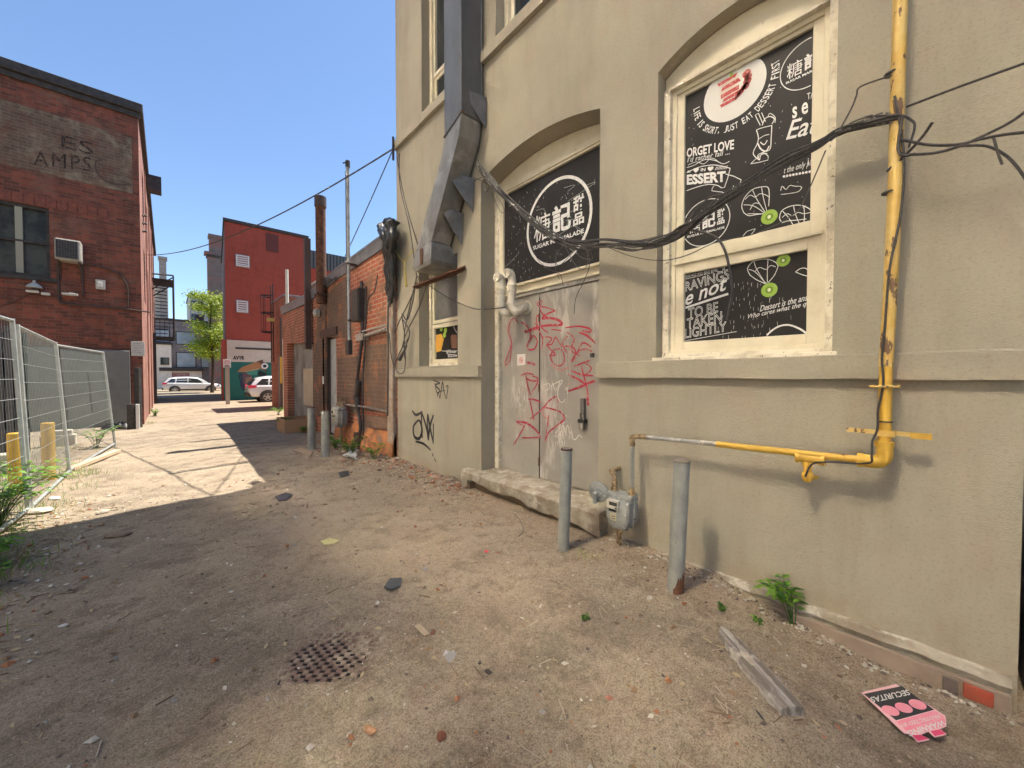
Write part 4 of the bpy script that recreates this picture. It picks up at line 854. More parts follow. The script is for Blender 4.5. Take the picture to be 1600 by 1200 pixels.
mp([(870,540),(920,490),(1130,415),(1180,545),(1100,500),(960,525)], 0); mp([(1100,425),(1135,412),(1185,550),(1140,520)], 1, .004); mp([(870,540),(960,527),(1100,500),(1105,512),(960,540)], 4, .004)
mp([(930,545),(1000,540),(1030,600),(1020,690),(960,700),(925,650)], 2); mp([(960,600),(1020,590),(1035,660),(1000,700),(955,690)], 3, .004); mp([(960,545),(1085,512),(1080,570),(1000,575)], 5, .002)
mp([(905,560),(925,550),(930,650),(960,700),(930,740),(905,690),(900,640),(915,600)], 6, .003); mp([(885,560),(905,560),(905,600),(890,620)], 6, .003); mp([(1085,540),(1115,530),(1180,560),(1170,590),(1090,580)], 7, .004)
c = mz(1157, 480); a.disc(c-Vector((0, .006, 0)), .2, (1, 0, 0), n=20, m=8); a.disc(c-Vector((0, .009, 0)), .1, (1, 0, 0), n=16, m=7)
a.build('mural_figure', [M('mural_tan', (.42, .2, .08), .7), M('mural_brown', (.13, .06, .03), .7), M('mural_purple', (.14, .08, .09), .7), M('mural_skin', (.28, .17, .11), .7), M('mural_edge', (.5, .33, .15), .7), M('mural_lightgreen', (.07, .28, .2), .7), M('mural_navy', (.03, .04, .08), .7), M('mural_dark', (.012, .02, .02), .7), mt['plate']], mu, recalc=False)
for (u0, v0, u1, v1) in ((369, 401, 389, 415), (370, 471, 387, 487)):
    a = MB(); o = px(u0, v1, Y=YR-.04); p = px(u1, v0, Y=YR-.04); a.box(o.x-.05, p.x+.05, YR-.04, YR-.003, o.z-.05, p.z+.05, 1)
    a.box(o.x, p.x, YR-.08, YR-.04, o.z, o.z+.06); a.box(o.x, p.x, YR-.08, YR-.04, p.z-.06, p.z); a.box(o.x, o.x+.06, YR-.08, YR-.04, o.z+.06, p.z-.06); a.box(p.x-.06, p.x, YR-.08, YR-.04, o.z+.06, p.z-.06)
    for k in range(4): z = o.z+.1+k*(p.z-o.z-.16)/4; a.box(o.x+.06, p.x-.06, YR-.07, YR-.045, z, z+.06)
    a.build('louvre', [mt['plate'], M('vent_grey', (.3, .22, .2), .7)], rb)
a = MB(); o = px(416, 392, Y=YR-.02); p = px(435, 368, Y=YR-.02); a.box(o.x, p.x, YR-.02, YR-.003, o.z, p.z); a.build('bricked_window', M('dark_red_infill', (.13, .035, .028), .8), rb)
rb2 = thing('red_rear_building', 'lower red building behind with corrugated grey parapet', 'building', (12, 34, 0))
a = MB(); a.box(7.41, 22, 31.6, 39.9, 0, 9.6); a.build('wall', mt['redpaint'], rb2)
a = MB()
for k in range(60): a.box(7.6+k*.24, 7.72+k*.24, 31.5, 31.6, 9.62, 10.9)
a.box(7.5, 22, 31.6, 31.75, 9.6, 10.95); a.build('parapet', M('corrugated_grey', (.11, .12, .115), .5, metal=.3), rb2)
sp_ = thing('parking_sign', 'small white parking sign on a wooden post at the corner of the red building', 'sign', (2.4, 25.6, 0))
a = MB(); a.box(2.32, 2.50, 25.6, 25.75, -.1, 2.45); a.build('post', M('sign_post', (.4, .35, .29), .8), sp_)
a = MB(); a.box(2.22, 2.56, 25.565, 25.6, 1.98, 2.42); s_ = a.build('board', mt['plate'], sp_, bevel=.005)
a = MB(); a.disc((2.39, 25.56, 2.26), .1, (1, 0, 0), n=20, m=0, r2=.075); a.box(2.28, 2.5, 25.555, 25.562, 2.0, 2.03, 1); a.box(2.28, 2.5, 25.555, 25.562, 2.06, 2.09, 1); a.build('symbol', [mt['signred'], mt['trim']], s_)
# ---- far end
a = MB(); a.box(-60, 80, 44.8, 58, -.19, -.175); tag(a.build('street', M('street_asphalt', (.32, .31, .3), .9, (.26, .25, .24), 2)), kind='structure')
a = MB(); a.box(-60, 80, 43.35, 44.8, -.3, -.06); a.box(-60, 80, 58, 60.8, -.3, -.06); tag(a.build('pavement', M('pavement_concrete', (.42, .4, .36), .9)), kind='structure')
a = MB(); a.box(-60, 80, 45.1, 45.25, -.174, -.171); a.box(-60, 80, 50.9, 51.05, -.174, -.171); tag(a.build('street_line', mt['plate']), kind='structure')
def block(name, label, x0, x1, y0, y1, h, wall, wins=(), roof=None, glass=None, frame=None):
    t = thing(name, label, 'building', ((x0+x1)/2, (y0+y1)/2, 0)); a = MB(); a.box(x0, x1, y0, y1, -.3, h); a.build('wall', wall, t)
    a = MB(); a.box(x0-.1, x1+.1, y0-.1, y1, h, h+.25); a.build('roof', roof or mt['trim'], t)
    for (u0, u1, w0, w1) in wins:
        a = MB(); a.box(u0-.08, u1+.08, y0-.06, y0-.003, w0-.08, w1+.08); f_ = a.build('window', frame or mt['trim'], t)
        a = MB(); a.box(u0, u1, y0-.075, y0-.06, w0, w1); a.build('pane', glass or mt['glass'], f_)
    return t
pg = M('pale_glass', (.35, .42, .48), .15, (.2, .26, .3), .5); pale = M('beige_render', (.78, .72, .6), .85, (.66, .6, .5), 2)
XB = px(268, 560, Y=61).x
block('beige_building', 'pale cream building past the fire escape across the street', -9, XB, 61, 70, 5.2, pale, [(XB-.9, XB-.3, 2.9, 3.6)])
t = thing('chimney_block', 'tall pale chimney stack above the beige building', 'chimney', (0, 41, 5)); a = MB(); a.box(XB-.95, XB-.3, 62, 63, 5.3, 15.4); a.box(XB-1.05, XB-.2, 61.9, 63.1, 15.4, 15.7); a.build('stack', M('chimney_grey', (.36, .34, .31), .9, (.26, .24, .22), 3, bump=.3), t)
a = MB(); a.box(-9, XB-.2, 63.2, 69, 5.45, 12.8); a.build('block_wall', pale, t)
block('grey_stone_building', 'weathered grey stone building across the far street', -9, 4.6, 61.5, 72, 8.1, M('grey_stone', (.24, .22, .225), .9, (.15, .14, .145), 1.2, bump=.4, col3=(.26, .24, .24), scale3=2, t3=(.55, .65)), [(.9, 2.6, 2.6, 4.3), (-1.2, .2, 5.6, 7), (.9, 2.6, 5.4, 6.8), (3.2, 4.2, 2.6, 4.3)], glass=pg)
t = thing('shop_front', 'pale shop front with a small red panel at the foot of the grey stone building', 'shop', (1.5, 61, 0)); a = MB(); a.box(-.6, 3.2, 61.2, 61.48, 0, 2.1); a.build('wall', pale, t); a = MB(); a.box(.2, 2.0, 61.15, 61.2, .9, 1.9); a.build('panel', M('shop_red', (.3, .08, .06), .7, (.4, .3, .28), 2), t)
a = MB(); a.box(-.7, 3.3, 60.9, 61.48, 2.1, 2.5); a.build('awning', mt['trim'], t)
block('pale_tower', 'pale grey block seen above the trees behind the grey stone building', 2.6, 6.2, 75, 85, 13.6, M('pale_concrete', (.42, .44, .44), .8), [(2.9, 4.2, 9.5, 10.7), (2.9, 4.2, 11.5, 12.7)])
SX = px(321, 400, Y=60).x; SZ = px(321, 400, Y=60).z
t = block('stepped_stone_building', 'tall narrow grey stone building with stepped chimney top behind the red building', SX+.2, SX+9, 60, 61.2, SZ, mt['redside'])
a = MB(); a.box(SX+.4, SX+1.6, 60, 61.1, SZ+.26, SZ+2.4); a.box(SX-.1, SX+.9, 59.8, 61.15, SZ+.27, SZ+.6); a.box(SX+.3, SX+1.7, 59.9, 61.15, SZ+2.4, SZ+2.8); a.build('chimney', mt['redside'], t)
block('dark_side_building', 'dark brick building at the right edge beside the stucco wall', W+.14, 14, -12, -.32, 11, M('dark_brown_wall', (.07, .05, .045), .9, (.12, .08, .07), 5, bump=.5))
of = thing('glass_office', 'tall office block with bronze mirror glazing across the alley behind the camera', 'building', (-14, 3, 0))
a = MB(); a.box(-20, -8, -8, 13, -.3, 10.6); a.box(-20, -8.2, -8, 13, 10.6, 25.2); a.box(-20, -8, -8, -3.6, 10.6, 25.2); a.box(-20, -8, 10.2, 13, 10.6, 25.2); a.build('wall', M('office_wall', (.45, .42, .37), .85, (.4, .37, .32), 3), of)
mg = M('bronze_mirror_glass', (.53, .49, .415), .2, metal=1)
TL = math.radians(6); n_ = 6
ml_ = M('bronze_mirror_glass_low', (.95, .88, .74), .10, metal=1)
for y0, y1, z0, z1 in ((1.3, 3.2, 12.2, 13.0), (3.45, 5.3, 12.05, 12.7), (5.9, 7.2, 11.4, 12.2), (2.0, 2.8, 10.7, 11.4), (-.6, .6, 12.9, 13.25)):
    q_ = math.tan(TL)*(z1-z0); a = MB(); a.prism([(-7.9, y0, z0), (-7.9-q_, y0, z1), (-7.98-q_, y0, z1), (-7.98, y0, z0)], (0, y1-y0, 0)); a.build('window', ml_, of)
for i in range(1, n_):      # leaning sun-reflecting glazing, one raked band per storey
    z0 = 10.9+2.35*i; hgt = 2.1; x1 = -7.9; a = MB()
    a.prism([(x1, -3.4, z0), (x1-math.sin(TL)*hgt, -3.4, z0+math.cos(TL)*hgt), (x1-math.sin(TL)*hgt-.08, -3.4, z0+math.cos(TL)*hgt), (x1-.08, -3.4, z0)], (0, 13.4, 0)); a.build('window', mg, of)
    a = MB(); a.box(-8.15, -7.88, -3.6, 10.2, z0-.2, z0-.02); a.build('sill', mt['trim'], of)
# ================================================================ vehicles
def suv(name, label, loc, sx=1.0, sz=1.0, grp='white cars'):
    t = thing(name, label, 'car', (0, 0, 0), grp)
    paint = mt.setdefault('carpaint', M('white_car_paint', (.72, .72, .73), .25, coat=.6)); clad = mt['blacksoft']; gl = mt['glass']
    a = MB()
    st = [(-2.28,.50,.72,.95,.80),(-2.25,.42,.80,1.02,.86),(-2.0,.36,.89,1.08,.90),(-1.2,.34,.92,1.08,.93),(0,.34,.92,1.04,.93),(.9,.34,.92,1.00,.92),(1.3,.34,.92,.98,.91),(1.9,.36,.90,.92,.89),(2.2,.42,.82,.84,.84),(2.3,.5,.7,.74,.72)]
    rings = []
    for x, zb, w0, zt, w in st:
        rings.append([(x, -w*.9, zb), (x, -w, zb+.12), (x, -w, (zb+zt)/2), (x, -w*.97, zt-.06), (x, -w*.86, zt), (x, 0, zt+.03), (x, w*.86, zt), (x, w*.97, zt-.06), (x, w, (zb+zt)/2), (x, w, zb+.12), (x, w*.9, zb)])
    a.loft(rings)
    gh = [(-2.22,1.0,.84,1.04),(-2.05,1.02,.83,1.30),(-1.8,1.03,.82,1.56),(-1.3,1.03,.82,1.66),(-.4,1.02,.82,1.68),(.35,1.0,.82,1.62),(.8,.98,.82,1.40),(1.28,.95,.82,1.0)]
    rings = []
    for x, zb, w, zt in gh:
        k = (zt-zb)/.66; wt = w-.17*k
        rings.append([(x, -w, zb-.05), (x, -(w+wt)/2-.02*k, (zb+zt)/2), (x, -wt, zt-.05*k), (x, -wt*.8, zt), (x, 0, zt+.02*k), (x, wt*.8, zt), (x, wt, zt-.05*k), (x, (w+wt)/2+.02*k, (zb+zt)/2), (x, w, zb-.05)])
    a.loft(rings); a.build('body', paint, t, smooth=True, angle=50)
    for s in (-1, 1):
        a = MB()
        def sp(x, z):
            k = (z-1.02)/.66; return (x, s*(.82-.17*k+.012+.02*(1-abs(2*k-1))), z)
        for pl in ([(-1.95,1.12),(-1.35,1.10),(-1.30,1.50),(-1.62,1.50)], [(-1.27,1.10),(-.42,1.08),(-.40,1.56),(-1.22,1.52)], [(-.36,1.08),(.62,1.06),(.78,1.12),(.30,1.50),(-.34,1.56)]):
            a.prism([sp(*q_) for q_ in pl], (0, -s*.02, 0))
        a.build('side_window', gl, t)
    a = MB(); a.prism([(-2.23,-.62,1.1),(-2.23,.62,1.1),(-1.93,.52,1.47),(-1.93,-.52,1.47)], (-.02, 0, .015)); a.build('rear_window', gl, t)
    a = MB(); a.prism([(1.22,-.66,1.06),(1.22,.66,1.06),(.52,.56,1.55),(.52,-.56,1.55)], (.03, 0, .03)); a.build('windscreen', gl, t)
    a = MB(); a.box(-2.31, -2.2, -.86, .86, .36, .62); a.box(2.2, 2.33, -.8, .8, .36, .58)
    for s in (-1, 1): a.box(-1.0, 1.0, s*.93-.02, s*.93+.02, .28, .42)
    a.build('cladding', clad, t, bevel=.02)
    for s in (-1, 1):
        a = MB(); a.prism([(-2.27,s*.80,.92),(-2.25,s*.90,.92),(-1.93,s*.935,1.0),(-1.93,s*.92,1.08),(-2.22,s*.86,1.08),(-2.27,s*.74,1.06)], (0, 0, .02)); a.box(-2.285, -2.24, s*.70-.13, s*.70+.13, .90, 1.06)
        a.prism([(-2.24,s*.905,.90),(-1.95,s*.94,.95),(-1.92,s*.94,1.03),(-2.2,s*.885,1.06)], (0, s*.01, 0)); a.build('taillight', mt['signred'], t)
        a = MB(); a.prism([(2.28,s*.5,.70),(2.27,s*.8,.70),(1.95,s*.905,.78),(1.95,s*.88,.86),(2.26,s*.72,.82)], (0, 0, .03)); a.build('headlight', mt['glass'], t)
        a = MB(); a.lathe((.72, s*.93, 1.05), [(.02, 0), (.09, .02), (.09, .14), (.03, .17)], 10, 0, (0, s, 0)); a.build('mirror', paint, t, smooth=True)
        for x in (-1.38, 1.38):
            a = MB(); n = 18; a.add([(x+r_*math.cos(math.pi*2*k/n), s*.936, .36+r_*math.sin(math.pi*2*k/n)) for r_ in (.43, .36) for k in range(n)], [(k, (k+1) % n, n+(k+1) % n, n+k) for k in range(n)])
            a.disc((x, s*.934, .36), .37, (1, 0, 0), n=24); a.build('wheel_arch', clad, t, recalc=False)
            a = MB(); a.lathe((x, s*.76, .345), [(.2, 0), (.33, .0), (.345, .03), (.345, .17), (.33, .2), (.235, .2), (.22, .16)], 28, 0, (0, s, 0)); w_ = a.build('wheel', mt['trim'], t, smooth=True)
            a = MB(); rim = mt.setdefault('rim', M('alloy_rim', (.55, .55, .56), .3, metal=.7)); c = Vector((x, s*.955, .345))
            a.disc(c, .24, (1, 0, 0), n=24, m=0, r2=.205); a.disc(c-Vector((0, s*.03, 0)), .22, (1, 0, 0), n=24, m=1)
            for k in range(5):
                t_ = 2*math.pi*k/5+.3; d = Vector((math.cos(t_), 0, math.sin(t_))); e = Vector((-d.z, 0, d.x)); a.add([c+d*.03-e*.045, c+d*.03+e*.045, c+d*.215+e*.035, c+d*.215-e*.035], [(0, 1, 2, 3)])
            a.disc(c+Vector((0, s*.003, 0)), .06, (1, 0, 0), n=14); a.build('rim', [rim, mt['trim']], w_, recalc=False)
    t.location = loc; t.scale = (sx, 1, sz); return t
suv('parked_car', 'white SUV crossing the far end of the alley on the street', (1.9, 50.6, -.175), 1.0, .95)
suv('parked_car', 'white SUV parked in front of the green mural, half hidden by the annex', (5.75, 27.2, -.01), 1, .92)
# ================================================================ tree
def tree(loc, h, R_, label, seed=1, n=2600):
    r = random.Random(seed); t = thing('street_tree', label, 'tree', loc); L = Vector(loc); a = MB()
    a.tube(smooth_curve([L, L+Vector((.1, 0, h*.3)), L+Vector((-.05, .1, h*.6)), L+Vector((.1, 0, h*.92))], 4), [.16-.011*i for i in range(13)], 8)
    tips = []
    for k in range(38):
        z = h*r.uniform(.33, .92); t_ = r.uniform(0, 6.28); l = R_*r.uniform(.5, 1.05)*(1.15-z/h*.6)
        p0 = L+Vector((0, 0, z)); p1 = p0+Vector((math.cos(t_)*l, math.sin(t_)*l, l*r.uniform(.05, .5))); a.tube([p0, (p0+p1)/2+Vector((0, 0, .1)), p1], [.045, .03, .012], 5); tips += [(p0+p1)/2, p1, p1]
    a.build('trunk', mt['trunk'], t)
    b = MB()
    for k in range(n):
        c = r.choice(tips)+Vector((r.gauss(0, .36), r.gauss(0, .36), r.gauss(0, .2))); s = r.uniform(.07, .15); d = Vector((r.uniform(-1, 1), r.uniform(-1, 1), r.uniform(-.6, .2))).normalized(); e = d.orthogonal().normalized()
        b.add([c-d*s, c+e*s*.4, c+d*s, c-e*s*.4+Vector((0, 0, .01))], [(0, 1, 2, 3)], r.choice((0, 0, 1, 2)))
    b.build('crown', [mt['leaf1'], mt['leaf2'], mt['leaf3']], t, recalc=False); return t
def leafm(n, c):
    m = M(n, c, .55, tuple(x*.6 for x in c), 3); nt = m.node_tree; tr_ = nt.nodes.new('ShaderNodeBsdfTranslucent'); tr_.inputs[0].default_value = (c[0]*1.3, c[1]*1.4, c[2]*.6, 1)
    ms = nt.nodes.new('ShaderNodeMixShader'); ms.inputs[0].default_value = .4; out = nt.nodes['Material Output']; nt.links.new(nt.nodes['Principled BSDF'].outputs[0], ms.inputs[1]); nt.links.new(tr_.outputs[0], ms.inputs[2]); nt.links.new(ms.outputs[0], out.inputs[0]); return m
mt['trunk'] = M('bark', (.1, .075, .055), .9, (.06, .045, .035), 8, bump=.6)
mt['leaf1'] = leafm('leaf_yellow_green', (.34, .42, .04)); mt['leaf2'] = leafm('leaf_green', (.2, .31, .035)); mt['leaf3'] = leafm('leaf_light', (.46, .52, .06))
mt['leafw'] = leafm('weed_leaf', (.2, .38, .05)); mt['leafd'] = leafm('weed_leaf_dark', (.07, .17, .03)); mt['grassm'] = leafm('grass_blade', (.17, .26, .06)); mt['dry'] = M('dry_straw', (.42, .33, .19), .9)
tree((3.0, 44.2, -.1), 9.6, 1.75, 'bright yellow-green tree growing beside the red building at the alley end', 4, 9500)
# ================================================================ fence
FM = M('fence_steel', (.45, .48, .47), .4, (.34, .37, .36), 10, metal=.25)
net = M('screen_netting', (.15, .18, .16), .8, (.19, .22, .195), 2)
nt = net.node_tree; tb = nt.nodes.new('ShaderNodeBsdfTransparent'); ms = nt.nodes.new('ShaderNodeMixShader'); ms.inputs[0].default_value = .26
nt.links.new(tb.outputs[0], ms.inputs[1]); nt.links.new(nt.nodes['Principled BSDF'].outputs[0], ms.inputs[2]); nt.links.new(ms.outputs[0], nt.nodes['Material Output'].inputs[0])
def panel(label, BL, BR, TL, TR, nets=(), rows=9, feet=True):
    BL, BR, TL, TR = map(Vector, (BL, BR, TL, TR)); t = thing('fence_panel', label, 'fence', tuple((BL+BR)/2), 'temporary fence panels along the alley'); a = MB()
    P_ = lambda s, k: (BL*(1-s)+BR*s)*(1-k) + (TL*(1-s)+TR*s)*k
    a.tube([P_(0, -.03), P_(0, 1.01)], .021, 8); a.tube([P_(1, -.03), P_(1, 1.01)], .021, 8); a.tube([P_(0, 1), P_(1, 1)], .019, 8); a.tube([P_(0, .02), P_(1, .02)], .019, 8); a.build('frame', FM, t, smooth=True)
    a = MB(); L_ = (BR-BL).length
    for k in range(1, rows+1): a.tube([P_(0, k/(rows+1)), P_(1, k/(rows+1))], .0027, 4)
    n = int(L_/.075)
    for k in range(1, n): a.tube([P_(k/n, .02), P_(k/n, 1)], .0013, 3)
    a.build('mesh_wire', FM, t)
    for (s0, s1, k0, k1) in nets:
        a = MB(); N_ = 14; pr2 = (BR-BL).cross(TL-BL).normalized()
        a.add([P_(s0+(s1-s0)*i/N_, k0+(k1-k0)*j/N_)+pr2*(.012+.02*mnoise.noise(Vector((i*.5, j*.3, s0)))) for j in range(N_+1) for i in range(N_+1)], [(j*(N_+1)+i, j*(N_+1)+i+1, (j+1)*(N_+1)+i+1, (j+1)*(N_+1)+i) for j in range(N_) for i in range(N_)])
        a.build('screen', net, t, smooth=True, recalc=False)
    a = MB()
    for e, q_ in ((0, .3), (1, -.3)):
        pass
    return t
panel('nearest fence panel of bare wire mesh running out of the frame', (-1.30, 4.4, .02), (-1.18, 6.78, .02), (-1.36, 4.4, 2.15), (-1.25, 6.76, 2.15))
panel('middle fence panel hung with grey-green screening beside the yellow bollards', (-1.17, 6.86, .02), (-1.16, 9.06, .02), (-1.235, 6.86, 2.1), (-1.26, 9.0, 2.04), [(.06, .97, .12, 1.0)])
panel('far fence panel leaning back towards the brick building', (-1.165, 9.12, .02), (-.88, 12.1, .02), (-1.27, 9.1, 2.02), (-1.03, 12.1, 2.05), [(.04, .5, .25, .97), (.52, .96, .3, .97)])
bf = thing('slat_fence', 'dark vertical slat fence behind the wire panels', 'fence', (-3, 12, 0)); a = MB()
for k in range(34): a.box(-6+k*.115, -5.91+k*.115, 11.98, 12.0, 0, 2.5+.03*math.sin(k))
a.box(-6, -2.05, 12.0, 12.04, .4, .5); a.box(-6, -2.05, 12.0, 12.04, 2.0, 2.1); a.build('slats', M('dark_slats', (.07, .068, .065), .7, (.11, .105, .1), 8), bf)
a = MB(); a.box(-6, -2.05, 12.05, 12.08, 0, 2.4); a.build('backing', M('dark_backing', (.03, .03, .03), .9), bf)
for x, y, h, lab in ((-1.46, 7.88, .82, 'yellow bollard behind the fence, nearest the camera'), (-1.32, 8.75, .86, 'yellow bollard behind the fence, beside the leaning panel joint')):
    a = MB(); a.lathe((x, y, 0), [(.07, -.1), (.07, h-.01), (.06, h), (.001, h+.002)], 16); tag(a.build('yellow_bollard', mt['yellow'], smooth=True), lab, 'bollard', 'yellow bollards behind the fence')
for x, y, sx, sy, sz, lab in ((-1.75, 12.6, .5, .22, .28, 'pale concrete block lying by the leaning fence panel'), (-1.9, 9.6, .3, .3, .25, 'concrete block behind the screened fence panel')):
    a = MB(); a.box(x-sx/2, x+sx/2, y-sy/2, y+sy/2, -.02, sz); a.box(x-sx/2+.03, x+sx/2-.05, y-sy*.45, y+sy*.4, sz, sz+.1); tag(a.build('concrete_block', M('pale_block', (.55, .5, .42), .9, bump=.5), bevel=.015), lab, 'block')
a = MB(); a.obox((-.97, 10.1, .05), (.21, .83, 0), (-.05, .012, 0), (0, 0, .03)); tag(a.build('wooden_plank', mt['rawwood'], bevel=.005), 'pale wooden plank lying along the foot of the leaning fence', 'plank')
a = MB(); a.lathe((-.66, 16.0, -.05), [(.09, 0), (.09, 1.83), (.001, 1.84)], 6); tag(a.build('black_post', mt['trim']), 'black post standing against the brick corner', 'post')
t = thing('broken_post', 'short pale post with dark back beside the black post', 'post', (-.76, 15.6, 0)); a = MB(); a.box(-.70, -.62, 15.55, 15.65, -.05, .72); a.build('pale_strip', mt['plate'], t, bevel=.01); a = MB(); a.lathe((-.79, 15.65, -.05), [(.1, 0), (.1, .77), (.001, .78)], 12); a.build('post', mt['trim'], t)
a = MB(); r4 = random.Random(8)
for k in range(9): a.lathe((-1.3+k*.06, 16.0+r4.uniform(-.1, .1), -.02), [(.001, 0), (r4.uniform(.08, .16), .06), (r4.uniform(.05, .12), .14), (.001, r4.uniform(.16, .24))], 8)
tag(a.build('rubbish_bag', mt['blacksoft'], smooth=True, angle=80), 'flattened black rubbish bag below the grey doors', 'bag')
# ================================================================ duct
du = thing('exhaust_duct', 'square galvanised exhaust duct bending down over the small window', 'duct', (2.95, 4.2, 3.2))
a = MB()
def ring(y0, y1, z0, z1, x0=2.75, x1=3.06): return [(x0, y0, z0), (x0, y1, z1), (x1, y1, z1), (x1, y0, z0)]
a.loft([ring(4.0, 4.395, 4.80, 4.66), ring(4.0, 4.395, 12.8, 12.8)]); a.build('riser', mt['steelriser'], du, bevel=.006)
a = MB(); a.loft([ring(4.004, 4.391, 4.795, 4.655), ring(4.06, 4.47, 4.55, 4.45), ring(4.74, 5.20, 3.42, 3.37)]); a.build('sloping_section', mt['steel'], du, bevel=.006)
a = MB(); a.loft([ring(4.74, 5.21, 3.415, 3.365, 2.748), ring(4.70, 5.24, 3.16, 3.14, 2.72, 3.35), ring(4.74, 5.20, 3.10, 3.08, 2.74, 3.35)]); a.box(2.71, 2.725, 4.92, 5.0, 3.13, 3.36, 1); a.build('outlet_box', [mt['steel'], mt['rust']], du, bevel=.006)
a = MB()      # seams and flanges
a.box(2.738, 3.068, 3.985, 4.0, 4.8, 12.8) if False else None
for z in (8.0, 10.2): a.box(2.742, 3.066, 3.992, 4.403, z, z+.03)
a.tube([(2.746, 3.997, 4.8), (2.746, 3.997, 12.8)], .006, 4); a.tube([(3.062, 3.997, 4.8), (3.062, 3.997, 12.8)], .01, 4)
a.loft([[(x, y, z) for x, y, z in ring(3.99, 4.405, 4.81+d, 4.67+d, 2.74, 3.07)] for d in (0, .02)]); a.build('flange', mt['steeldark'], du)
for A_, B_, C_ in (((718, 135), (760, 154), (759, 200)), ((697, 268), (741, 280), (739, 331)), ((685, 320), (724, 335), (722, 383))):
    a = MB(); p, q_, r_ = px(*A_, X=2.75), px(*B_, X=3.085), px(*C_, X=3.085); a.prism([p, q_, r_], (0, .012, 0)); a.prism([p, q_, q_+Vector((0, .10, .01)), p+Vector((0, .05, 0))], (0, 0, .01)); a.build('gusset_plate', mt['steeldark'], du)
a = MB(); o = px(645, 447, X=2.7); p = px(724, 417, X=3.05); a.obox((o+p)/2+Vector((.03, 0, -.02)), (p-o)/2, (0, .0, .006), Vector((.06, .04, 0))); a.obox((o+p)/2+Vector((.03, 0, .0)), (p-o)/2, (.004, .003, 0), (0, 0, .03)); a.build('support_angle', mt['rust'], du, bevel=.003)
# ================================================================ vent pipes
for i, (u, v0, ub, vb, lab) in enumerate(((777, 433, 783, 482, 'left one of two ivory plastic vent pipes beside the graffiti door'), (793, 427, 799, 479, 'right one of two ivory plastic vent pipes beside the graffiti door'))):
    t = thing('vent_pipe', lab, 'pipe', tuple(px(u, v0, X=3.1)), 'ivory vent pipes')
    X0 = 3.10 if i == 0 else 3.13; r_ = .05
    top = px(u, v0, X=X0-.06); b0 = px(u+7, v0+6, X=X0); b1 = px(ub, vb-6, X=X0); e = px(ub+20, vb+(4 if i == 0 else 3), X=3.33)
    a = MB(); a.tube(smooth_curve([top, top+Vector((.05, 0, .0)), b0+Vector((0, 0, -.03)), b0+Vector((0, 0, -.09))], 5), r_, 16); a.tube([b0+Vector((0, 0, -.08)), b1], r_*.93, 16)
    a.tube(smooth_curve([b1, b1+Vector((.01, -.01, -.07)), b1+Vector((.06, -.05, -.11)), Vector((3.33, e.y, e.z+.02)), Vector((3.38, e.y, e.z+.02))], 5), r_*.96, 16); a.build('pipe', mt['pvc'], t, smooth=True)
    a = MB()
    for q_ in (b0+Vector((0, 0, -.09)), (b0+b1)/2, b1): a.lathe(q_-Vector((0, 0, .018)), [(r_*1.16, 0), (r_*1.16, .036)], 16)
    ax = (px(u, v0, X=X0-.06)-top-Vector((.05, 0, 0))); a.lathe(top-Vector((.02, 0, 0)), [(r_*.7, .03), (r_*.8, 0), (r_*1.15, 0), (r_*1.15, .05)], 16, 0, (1, 0, 0)); a.lathe((3.34, e.y, e.z+.02), [(r_*1.2, 0), (r_*1.2, .03), (r_*1.7, .032), (r_*1.7, .04)], 16, 0, (1, 0, 0)); a.build('collar', mt['pvc'], t, smooth=True)
# ================================================================ gas riser
gp = thing('gas_pipe', 'yellow gas pipe down the stucco wall turning left to a grey run above the meter', 'pipe', (3.0, .2, 1))
XG = 2.95; P_ = lambda u, v, X=XG: px(u, v, X=X)
el = P_(1381, 722)
a = MB(); pts = [(XG, P_(1405, 0).y+.004*math.sin(k), z) for k, z in enumerate([9, 7.5, 6, 5, 4.2, 3.6, 3, 2.4])] + [(XG, el.y, 1.6)]
a.tube(smooth_curve(pts, 4), .030, 14); rp = a.build('riser', mt['oldyellow'], gp, smooth=True)
a = MB(); a.tube([(XG, el.y, 1.62), (XG, el.y, el.z+.08)], .0285, 14)
a.tube(smooth_curve([(XG, el.y, el.z+.10), (XG, el.y, el.z+.03), (XG, el.y+.03, el.z-.003), (XG, el.y+.10, el.z-.003)], 6), .036, 14)
a.lathe((XG, el.y, el.z+.085), [(.041, 0), (.041, .03)], 14); a.lathe((XG, el.y+.085, el.z-.003), [(.04, 0), (.04, .025)], 14, 0, (0, 1, 0)); a.build('elbow', mt['yellow'], gp, smooth=True)
m1 = P_(1120, 694); a = MB(); a.tube([(XG, el.y+.09, el.z-.003), m1], .0215, 12); t1 = P_(1262, 716); a.tube([t1+Vector((0, -.07, 0)), t1+Vector((0, .05, 0))], .03, 12)
a.lathe(t1+Vector((0, -.085, 0)), [(.034, 0), (.034, .02)], 12, 0, (0, 1, 0)); a.lathe(t1+Vector((0, .04, 0)), [(.034, 0), (.034, .02)], 12, 0, (0, 1, 0)); a.tube([t1, t1-Vector((0, 0, .10))], .021, 12); a.lathe(t1-Vector((0, 0, .13)), [(.001, -.022), (.02, -.015), (.03, .004), (.03, .035), (.024, .045)], 12); a.lathe(t1-Vector((0, 0, .05)), [(.028, 0), (.028, .03)], 12); a.tube([t1+Vector((0, 0, -.12)), t1+Vector((.05, -.04, -.12))], .012, 6)
a.build('tee', mt['yellow'], gp, smooth=True)
c0 = P_(1002, 682); c1 = P_(988, 700)
a = MB(); a.tube([m1, c0+Vector((0, -.02, 0))], .0165, 12); a.build('grey_run', mt['greypipe'], gp, smooth=True)
